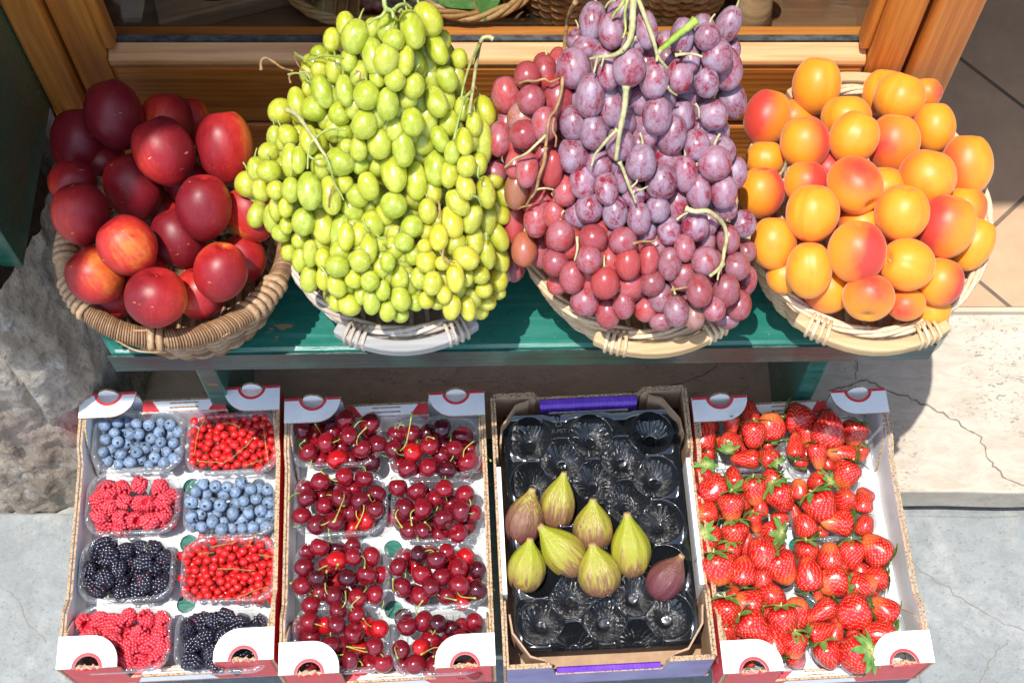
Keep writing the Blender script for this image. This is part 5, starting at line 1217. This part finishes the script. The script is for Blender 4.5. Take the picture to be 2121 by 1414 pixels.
SB = [straw_mesh(3, 0), straw_mesh(8, 1), straw_mesh(14, 2), straw_mesh(21, 1)]
def calyx_mesh(seed):
    rnd = random.Random(seed); mb = MB(); n = rnd.randint(8, 11)
    for k in range(n):
        a = 2 * pi * k / n + rnd.uniform(-.2, .2); l = rnd.uniform(.70, 1.2); w = rnd.uniform(.17, .27); lift = rnd.uniform(-.05, .42); d = V((cos(a), sin(a), 0)); s = V((-sin(a), cos(a), 0)); vs = []; cs = []
        m = 7
        for i in range(m + 1):
            f = i / m; hw = w * (sin(pi * min(.98, .12 + .86 * f)) ** .8); z = .88 + lift * f * 1.1 - .38 * f * f; c = V((0, 0, z)) + d * (.06 + l * f)
            vs += [c - s * hw + V((0, 0, .05)), c, c + s * hw + V((0, 0, .05))]; cs += [max(0, 1 - f * 2.2)] * 3
        mb.add(vs, [(i * 3 + q, i * 3 + q + 1, i * 3 + q + 4, i * 3 + q + 3) for i in range(m) for q in range(2)], 0, cs)
    mb.tube([(0, 0, .86), (.03, .02, 1.0), (.10, .06, 1.13)], [.07, .05, .06], 6, 0, .8)
    return mb.mesh('calyx', ['calyx_green'], True)
CAL = [calyx_mesh(s) for s in range(5)]
SBD = {  # x, y, half size (enlarged pixels), direction of the tip in the picture (0 down, 90 right, 180 up, 270 left), flags: c calyx toward viewer, t tip toward viewer, p pale tip, u underneath, m/l shape
 's1': (1425, 820, 5.05, "650,210,118,0 690,400,130,180 175,425,132,20 445,480,105,20,c,f 870,320,135,350,p 620,660,125,270,l 840,650,110,300,c 455,290,100,180,p 250,290,90,10,u 180,590,105,270,u 125,265,70,0,u"),
 's2': (1425, 820, 5.05, "960,1050,150,150,f 450,1150,140,180,f,p 265,970,140,250,f 690,985,130,175,p 150,800,115,200,c 465,870,125,10,c 870,890,110,230 190,1215,115,265,p 90,980,55,0,u 130,1100,90,180,u 580,1090,90,180,u 700,1310,95,170,p,u 960,1300,85,180,u 760,1170,80,0,u"),
 's3': (1610, 820, 4.877, "225,225,140,95,f 515,350,160,5,f 690,790,140,205,f,p 185,520,110,0 410,590,115,175,p 660,600,125,285,p 780,370,118,200,p 310,400,100,180,p,u 850,570,70,180,u,p 490,200,70,180,u 240,650,65,0,u 520,690,55,0,u"),
 's4': (1610, 820, 4.877, "440,1115,155,150,f 690,1040,115,0,t,f 620,1275,140,275,l,p 215,945,100,0,p 425,880,110,250,c 860,1080,100,10 280,1310,115,330 880,1310,100,20 180,1180,80,340,u 450,1370,60,0,u,p 330,1180,70,0,u"),
 's5': (1425, 1060, 4.286, "655,365,128,340,f 420,195,120,180,f 830,490,135,150,f,p 265,500,135,165,p 495,530,115,0 205,230,105,120,c 720,185,110,260,c,p 370,370,105,180 520,290,90,0,u 650,590,90,0,u 180,390,80,180,p,u 420,630,70,180,p,u 800,335,60,180,u"),
 's6': (1425, 1060, 4.286, "740,750,118,0,t,f 850,965,125,170,f 330,890,130,180 580,1010,140,130 745,1140,140,0 940,1175,110,180,p 535,815,118,280,p 960,900,130,0,p 400,755,70,180,u 350,1060,90,180,u 710,890,70,0,u 640,1060,80,0,u"),
 's7': (1635, 1080, 4.286, "765,250,140,310,f,p 175,470,130,350,f 395,530,125,250,p 630,565,125,80,p 555,285,115,180 360,310,112,0,p 150,275,105,180,p 750,500,110,270 255,620,75,180,p,u 460,410,75,180,u 620,430,60,0,u 700,420,70,0,u"),
 's8': (1635, 1080, 4.286, "575,805,140,250,f 590,1175,150,240,c,f 300,790,120,240 835,785,118,310,p 795,995,125,275 275,985,110,70,l 340,1170,115,160 415,985,75,20 455,860,85,20,u 570,1000,70,0,u 750,1110,70,0,u 440,1100,80,0,u")}
SN = {'s1': 'back left', 's2': 'second left', 's5': 'third left', 's6': 'front left', 's3': 'back right', 's4': 'second right', 's7': 'third right', 's8': 'front right'}
for key, (ox, oy, sc, s) in SBD.items():
    pile = Pile(); c0 = PUN[key]; its = parse(s); its = [i for i in its if 'f' in i[1]] + [i for i in its if 'f' not in i[1] and 'u' not in i[1]] + [i for i in its if 'u' in i[1]]; vis = []
    def zf(p, c0=c0): return .272 + .016 * max(0, 1 - ((p.x - c0.x) / .075) ** 2 - ((p.y - c0.y) / .055) ** 2)
    for j, (v, fl) in enumerate(its):
        x, y = ox + v[0] / sc, oy + v[1] / sc; rp = v[2] / sc
        t0 = depth_on(x, y, zf) + (.0 if 'f' in fl else .006 if 'u' not in fl else .018)
        p, t = pile.fit(x, y, rp * .92, t0, .84, zmin=.212); r = rp * 1.17 * t / F
        tow = .95 if 'c' in fl else (-2.2 if 't' in fl else random.uniform(-.25, .2))
        o = obj('strawberry', SB[2] if 'l' in fl else SB[(j + int(x)) % 4]); put(o, p, axis_img(v[3] + 180, tow), random.uniform(0, 6.28), r)
        o.color = (1, 1, 1, (.54 if 'p' in fl else .18) + random.uniform(-.08, .08)); cal = True
        if cal: co_ = obj('calyx', CAL[(j * 3 + int(x)) % 5], o)
        o['label'] = ('pale tipped' if 'p' in fl else 'deep red') + ' strawberry' + (' with leaves' if 'c' in fl else ''); tag(o, None, 'strawberry', 'strawberries in the ' + SN[key] + ' punnet'); vis.append((x, y, o))
    for _ in range(9):
        e = V((random.uniform(-.048, .048), random.uniform(-.03, .03), 0)); q = c0 + e; d_ = q + V((0, 0, -.008)) - EYE; t0 = d_.dot(FWD); x = PW / 2 + F * d_.dot(RIGHT) / t0; y = PH / 2 - F * d_.dot(UPV) / t0
        p, t = pile.fit(x, y, 19, t0 + .012, .74, zmin=.212); r = 21 * t / F
        o = obj('strawberry', SB[_ % 2]); put(o, p, (random.uniform(-1, 1), random.uniform(-1, 1), -.3), random.uniform(0, 6), r); o.color = (1, 1, 1, random.uniform(.15, .4))
        tag(o, 'strawberry lying underneath the upper layer of the ' + SN[key] + ' strawberry punnet', 'strawberry', 'strawberries underneath in the ' + SN[key] + ' punnet')
    for o, ph in rows_label(vis, 4): o['label'] = o['label'] + ', ' + ph + ' of ' + SN[key] + ' strawberry punnet'
# ================================================================== small berries
def drupe(kind, seed, hollow):
    rnd = random.Random(seed); mb = MB(); rows = 6; pts = []
    H_ = 1.0 if kind == 'rasp' else 1.05
    for i in range(rows):
        f = (i + .5) / rows; z = -H_ + 2 * H_ * f * (.93 if hollow else .98); r = (.98 if kind == 'rasp' else .92) * sqrt(max(.03, 1 - (abs(z + .12) / 1.18) ** 2.4)) * (1.0 if z < .3 else (.97 if hollow else .85))
        m = max(3, round(2 * pi * r / (.50 if kind == 'rasp' else .54)))
        for k in range(m): a = 2 * pi * (k + .5 * (i % 2)) / m + rnd.uniform(-.1, .1); pts.append((r * cos(a), r * sin(a), z + rnd.uniform(-.04, .04)))
    if not hollow: pts.append((0, 0, H_ * .95))
    pts.append((0, 0, -H_ * 1.02)); dr_ = .265 if kind == 'rasp' else .30
    for p in pts: mb.sphere(p, dr_ * rnd.uniform(.9, 1.1), 9, 6, 0, rnd.random())
    mb.lathe([(0, -.8), (.55, -.6), (.75, -.1), (.75, .4), (.62, .82)] + ([(.5, .6), (.35, .0), (0, -.2)] if hollow else [(.3, .95), (0, .95)]), 14)
    if kind == 'black':
        n0 = len(mb.f); mb.sphere((0, 0, .98), .22, 8, 5, 1)
        for k in range(5): a = 2 * pi * k / 5; mb.add([(.1 * cos(a - .5), .1 * sin(a - .5), 1.1), (.1 * cos(a + .5), .1 * sin(a + .5), 1.1), (.42 * cos(a), .42 * sin(a), 1.14)], [(0, 1, 2)], 1)
    return mb.mesh('raspberry' if kind == 'rasp' else 'blackberry', ['raspberry_skin'] if kind == 'rasp' else ['blackberry_skin', 'pith'], True)
RA = [drupe('rasp', 1, True), drupe('rasp', 2, True)]; BB = [drupe('black', 3, False), drupe('black', 4, False)]
def blue_mesh():
    mb = MB(); prof = [(sin(pi * i / 20), -cos(pi * i / 20) * .88) for i in range(21)]
    def fn(p, f, t):
        q = p.copy(); r = sqrt(p.x ** 2 + p.y ** 2)
        if p.z > .5: q.z = p.z + (.07 + .05 * cos(5 * t)) * math.exp(-((r - .34) / .09) ** 2) - .16 * math.exp(-(r / .24) ** 4)
        return q
    mb.lathe(prof, 30, 0, fn, lambda p: 1.0 if p.z > .4 and sqrt(p.x ** 2 + p.y ** 2) < .29 else 0.0); return mb.mesh('blueberry', ['blueberry_skin'], True)
BLM = blue_mesh()
def cur_mesh():
    mb = MB(); mb.lathe([(sin(pi * i / 14), -cos(pi * i / 14)) for i in range(15)], 18); mb.tube([(0, 0, -.97), (.04, .02, -1.12), (.1, .06, -1.25)], [.16, .1, .12], 6, 0, 1.0)
    return mb.mesh('currant', ['currant_skin'], True)
CUR = cur_mesh()
def berries(key, s, meshes, name, rpx, label, group, dome=.006, zt=.262, mode='rows', elong=1.0, col=None, fill=0, under=.010, tol=.86):
    pile = Pile(); c0 = PUN[key]; vis = []
    def zf(p): return zt + dome * max(0, 1 - ((p.x - c0.x) / .065) ** 2 - ((p.y - c0.y) / .045) ** 2)
    ox, oy, sc = 80, 760, 2.163; items = [(ox + v[0] / sc, oy + v[1] / sc, fl) for v, fl in parse(s)]
    xs = [i[0] for i in items]; ys = [i[1] for i in items]
    for _ in range(fill): items.append((random.uniform(min(xs), max(xs)), random.uniform(min(ys), max(ys)), 'u'))
    for j, (x, y, fl) in enumerate(items):
        rp = rpx * random.uniform(.9, 1.1); t0 = depth_on(x, y, zf) + (under if 'u' in fl else random.uniform(0, .004)); p, t = pile.fit(x, y, rp, t0, tol, zmin=.212); r = rp * t / F
        if name == 'blueberry': ax = (random.uniform(-1, 1), random.uniform(-1.2, .6), random.uniform(-.3, 1))
        elif 'h' in fl: ax = axis_img(random.uniform(0, 360), 2.0)
        else: ax = axis_img(random.uniform(0, 360), random.uniform(-.9, .2))
        o = obj(name, random.choice(meshes)); put(o, p, ax, random.uniform(0, 6.28), (r, r * random.uniform(.93, 1.05), r * elong)); o.color = col() if col else (1, 1, 1, random.uniform(0, .4)); 
        if mode == 'share': tag(o, label, name, group)
        else:
            tag(o, None, name, group); vis.append((x, y, o)); o['label'] = (('open ended ' if name == 'raspberry' else 'capped ') if 'h' in fl else '') + ('small low ' if 'u' in fl else '') + name
    for o, ph in rows_label(vis, 4): o['label'] = o['label'] + ', ' + ph + ' of ' + label
BL1 = "295,260 355,250 398,248 440,255 495,260 590,258 300,325 340,295 375,292 450,300 410,300 540,290 590,300 625,290 290,380 330,370 355,335 395,345 505,320 548,335 605,340 310,420 370,390 440,382 478,362 525,370 575,380 630,370 410,425 360,435 460,415 520,405 610,410 562,428 495,440 550,250"
BL2 = "740,523 793,533 845,535 908,517 950,545 988,545 1025,550 705,560 750,568 830,572 882,560 975,590 685,605 748,615 780,610 815,618 920,600 1030,608 885,610 685,670 727,660 800,660 872,655 940,655 995,643 1038,663 1000,690 780,693 730,715 690,712 820,725 865,722 912,722 960,718 1020,715 915,685"
bcol = lambda: (lambda v: (v, v * 1.01, v * 1.02, 1))(random.uniform(.78, 1.15))
berries('bl1', BL1, [BLM], 'blueberry', 13.0, 'blue bloomed blueberry among the blueberries in the back left punnet', 'blueberries in the back left punnet', mode='share', col=bcol, fill=26)
berries('bl2', BL2, [BLM], 'blueberry', 13.5, 'sunlit blueberry in the right hand punnet between two redcurrant punnets', 'blueberries between the redcurrants', mode='share', col=bcol, fill=26)
berries('ra1', "320,560 375,540 450,530 545,540 270,600 380,600 320,625 490,610,h 555,600 595,580 275,665 365,675 435,685,h 500,690 565,655 595,630 295,710 370,715 450,610,u 540,695 590,690 470,640,u", RA, 'raspberry', 14.5, 'rear raspberry punnet', 'raspberries in the rear punnet', elong=1.12, fill=8)
berries('ra2', "205,1145,h 278,1130 340,1145 405,1115 380,1170,h 485,1130 555,1130 230,1205 285,1195 330,1220 450,1195 410,1255 495,1240 545,1195 560,1250 395,1315 465,1320 530,1305,h 430,1215,u 300,1270 350,1310,u 250,1270,u", RA, 'raspberry', 15.5, 'front raspberry punnet', 'raspberries in the front punnet', elong=1.15, fill=8)
berries('bb1', "305,795 265,830 330,850 395,820 455,810 510,815,h 570,850 225,905 270,890 360,905 465,875 515,910 580,890 235,960 300,945 375,950 425,930 475,965 555,970 270,1000 340,985 440,1010 370,1010 500,1015 410,870,u", BB, 'blackberry', 15.0, 'rear blackberry punnet', 'blackberries in the rear punnet', elong=1.15, fill=8, tol=.98)
berries('bb2', "670,1170,h 725,1140 785,1140 845,1120 905,1150 755,1210 830,1200 965,1185 1000,1150 700,1240 775,1275 865,1240 930,1210 690,1320 745,1310 820,1270 1000,1210 800,1330 900,1290 960,1260,u 880,1340,u", BB, 'blackberry', 15.0, 'front blackberry punnet', 'blackberries in the front punnet', elong=1.15, fill=8, tol=.98)
def currants(key, x0, x1, y0, y1, stalks, lab, group):
    pile = Pile(); c0 = PUN[key]
    def zf(p): return .263 + .008 * max(0, 1 - ((p.x - c0.x) / .065) ** 2 - ((p.y - c0.y) / .045) ** 2)
    n = len(stalks); roots = []; S3 = []
    for i, st_ in enumerate(stalks):
        P = [at(x, y, depth_on(x, y, zf) - .0055) for x, y in st_]; r = thing('redcurrant_sprig', P[len(P) // 2], lab[i], 'redcurrants', group); roots.append(r); S3.append(P)
        mb = MB(); B = [p + V((random.uniform(-.0007, .0007), random.uniform(-.0007, .0007), random.uniform(-.0006, .0006))) for p in bez([p - r.location for p in P], 5)]; mb.tube(B, [.00085 - .0004 * i / len(B) for i in range(len(B))], 5)
        for q in B[1::2]: mb.tube([q, q + V((random.uniform(-.005, .005), random.uniform(-.005, .005), random.uniform(-.003, .001)))], .00035, 4); obj('stalk', mb.mesh('currant_sprig_stalk', ['currant_stalk'], True), r)
    pts = []
    rnd = random.Random(len(key) * 7 + int(x0)); tries = 0
    while tries < 1500:
        x, y = rnd.uniform(x0, x1), rnd.uniform(y0, y1); tries += 1
        ex = abs(x - (x0 + x1) / 2) / ((x1 - x0) / 2); ey = abs(y - (y0 + y1) / 2) / ((y1 - y0) / 2)
        if ex ** 6 + ey ** 6 < 1 and all((x - a) ** 2 + (y - b) ** 2 > 11.2 ** 2 for a, b in pts): pts.append((x, y))
    cnt = [0] * n
    for lvl in (0, 1):
        for x, y in pts:
            if lvl: x += rnd.uniform(-9, 9); y += rnd.uniform(-9, 9)
            rp = rnd.uniform(8.0, 9.8); t0 = depth_on(x, y, zf) + (rnd.uniform(0, .007) if not lvl else .014); p, t = pile.fit(x, y, rp, t0, .88, zmin=.214); r = rp * t / F
            k = min(range(n), key=lambda q: min((p - s_).length for s_ in S3[q]) + cnt[q] * .0006); cnt[k] += 1
            if cnt[k] > 70: continue
            o = obj('currant', CUR, roots[k]); put(o, p - roots[k].location, (rnd.uniform(-1, 1), rnd.uniform(-1, 1), rnd.uniform(-.8, .8)), rnd.uniform(0, 6), r)
def cs(x, y): return (80 + x / 2.163, 760 + y / 2.163)
SL = ['longest bare stalk', 'stalk along the front edge', 'steep stalk at the right', 'stalk at the left', 'short stalk near the back', 'short stalk at the front right']
def slab_(pos, extra): return ['redcurrant sprig, ' + SL[i] + ' in ' + pos for i in range(extra)]
currants('rc1', 395, 570, 862, 969, [[cs(970, 310), cs(905, 375), cs(830, 430)], [cs(705, 422), cs(770, 424), cs(830, 430)], [cs(1008, 248), cs(1015, 340), cs(1032, 440)], [cs(752, 225), cs(715, 290), cs(695, 395)], [cs(825, 250), cs(860, 252), cs(905, 270)], [cs(925, 440), cs(975, 425), cs(1005, 415)]], slab_('the rear redcurrant punnet', 6), 'redcurrant sprigs in the rear punnet')
currants('rc2', 382, 572, 1118, 1240, [[cs(800, 902), cs(880, 904), cs(970, 910)], [cs(890, 1030), cs(970, 1000), cs(1040, 978)], [cs(975, 745), cs(955, 775), cs(940, 800)], [cs(715, 835), cs(745, 832), cs(785, 828)], [cs(770, 805), cs(830, 795), cs(890, 782)], [cs(985, 838), cs(1030, 845), cs(1060, 852)]], slab_('the front redcurrant punnet', 6), 'redcurrant sprigs in the front punnet')
# ================================================================== light
mb = MB(); n = 24; pts = []
def occ_point(u, v): return V((-1.9 + 1.52 * u, .62 + .52 * v, 2.62 + .12 * v))
occ_outline = [(-2.2, 1.09, 2.62), (-.43, 1.09, 2.62), (-.43, .80, 2.62), (-.60, .745, 2.62), (-.66, .68, 2.62), (-.75, .60, 2.62), (-.80, .46, 2.62), (-1.0, .46, 2.62), (-1.06, .60, 2.62), (-1.3, .66, 2.62), (-2.2, .66, 2.62)]  # outline of an unseen sun blocker, shaped to shade nectarines and door
mb.prism(occ_outline, (0, 0, .006)); tag(obj('occluder', mb.mesh('occluder', ['occluder_cloth'])), 'unseen added awning above the left end of the window', 'occluder')
mb = MB(); mb.prism([(.24, .885, 2.55), (2.4, .885, 2.55), (2.4, 1.095, 2.60), (.24, 1.095, 2.60)], (0, 0, .03)); tag(obj('door_baffle', mb.mesh('door_baffle', ['plaster'])), 'unseen added canopy above the open shop doorway', 'baffle')  # unseen slab added to cast the shadow edge on the doorway tiles
TX, TY = .17, .15
el = math.atan(1 / math.hypot(TX, TY)); L_ = V((-TX, -TY, 1)).normalized()     # toward the sun: left, in front, high
sd = bpy.data.lights.new('sun', 'SUN'); sd.energy = 2.9; sd.angle = R(.53); sd.color = (1, .96, .90); so = bpy.data.objects.new('sun', sd); C.objects.link(so)
so.rotation_euler = (-L_).to_track_quat('-Z', 'Y').to_euler(); so.location = (-1, -1, 5)
w = bpy.data.worlds.new('World'); S.world = w; w.use_nodes = True; nt = w.node_tree; bg = nt.nodes['Background']
sk = nt.nodes.new('ShaderNodeTexSky'); sk.sky_type = 'NISHITA'; sk.sun_disc = False; sk.sun_elevation = el; sk.sun_rotation = math.atan2(-TX, -TY); sk.air_density = 1.2; sk.dust_density = 1.5
nt.links.new(sk.outputs[0], bg.inputs[0]); bg.inputs[1].default_value = .15
S.view_settings.view_transform = 'Standard'; S.view_settings.look = 'None'; S.view_settings.exposure = .97; S.view_settings.gamma = 1
S.cycles.max_bounces = 10; S.cycles.transparent_max_bounces = 16; S.cycles.diffuse_bounces = 4; S.cycles.glossy_bounces = 4; S.cycles.caustics_reflective = False; S.cycles.caustics_refractive = False
try: S.cycles.use_denoising = True; S.cycles.denoiser = 'OPENIMAGEDENOISE'
except Exception: pass
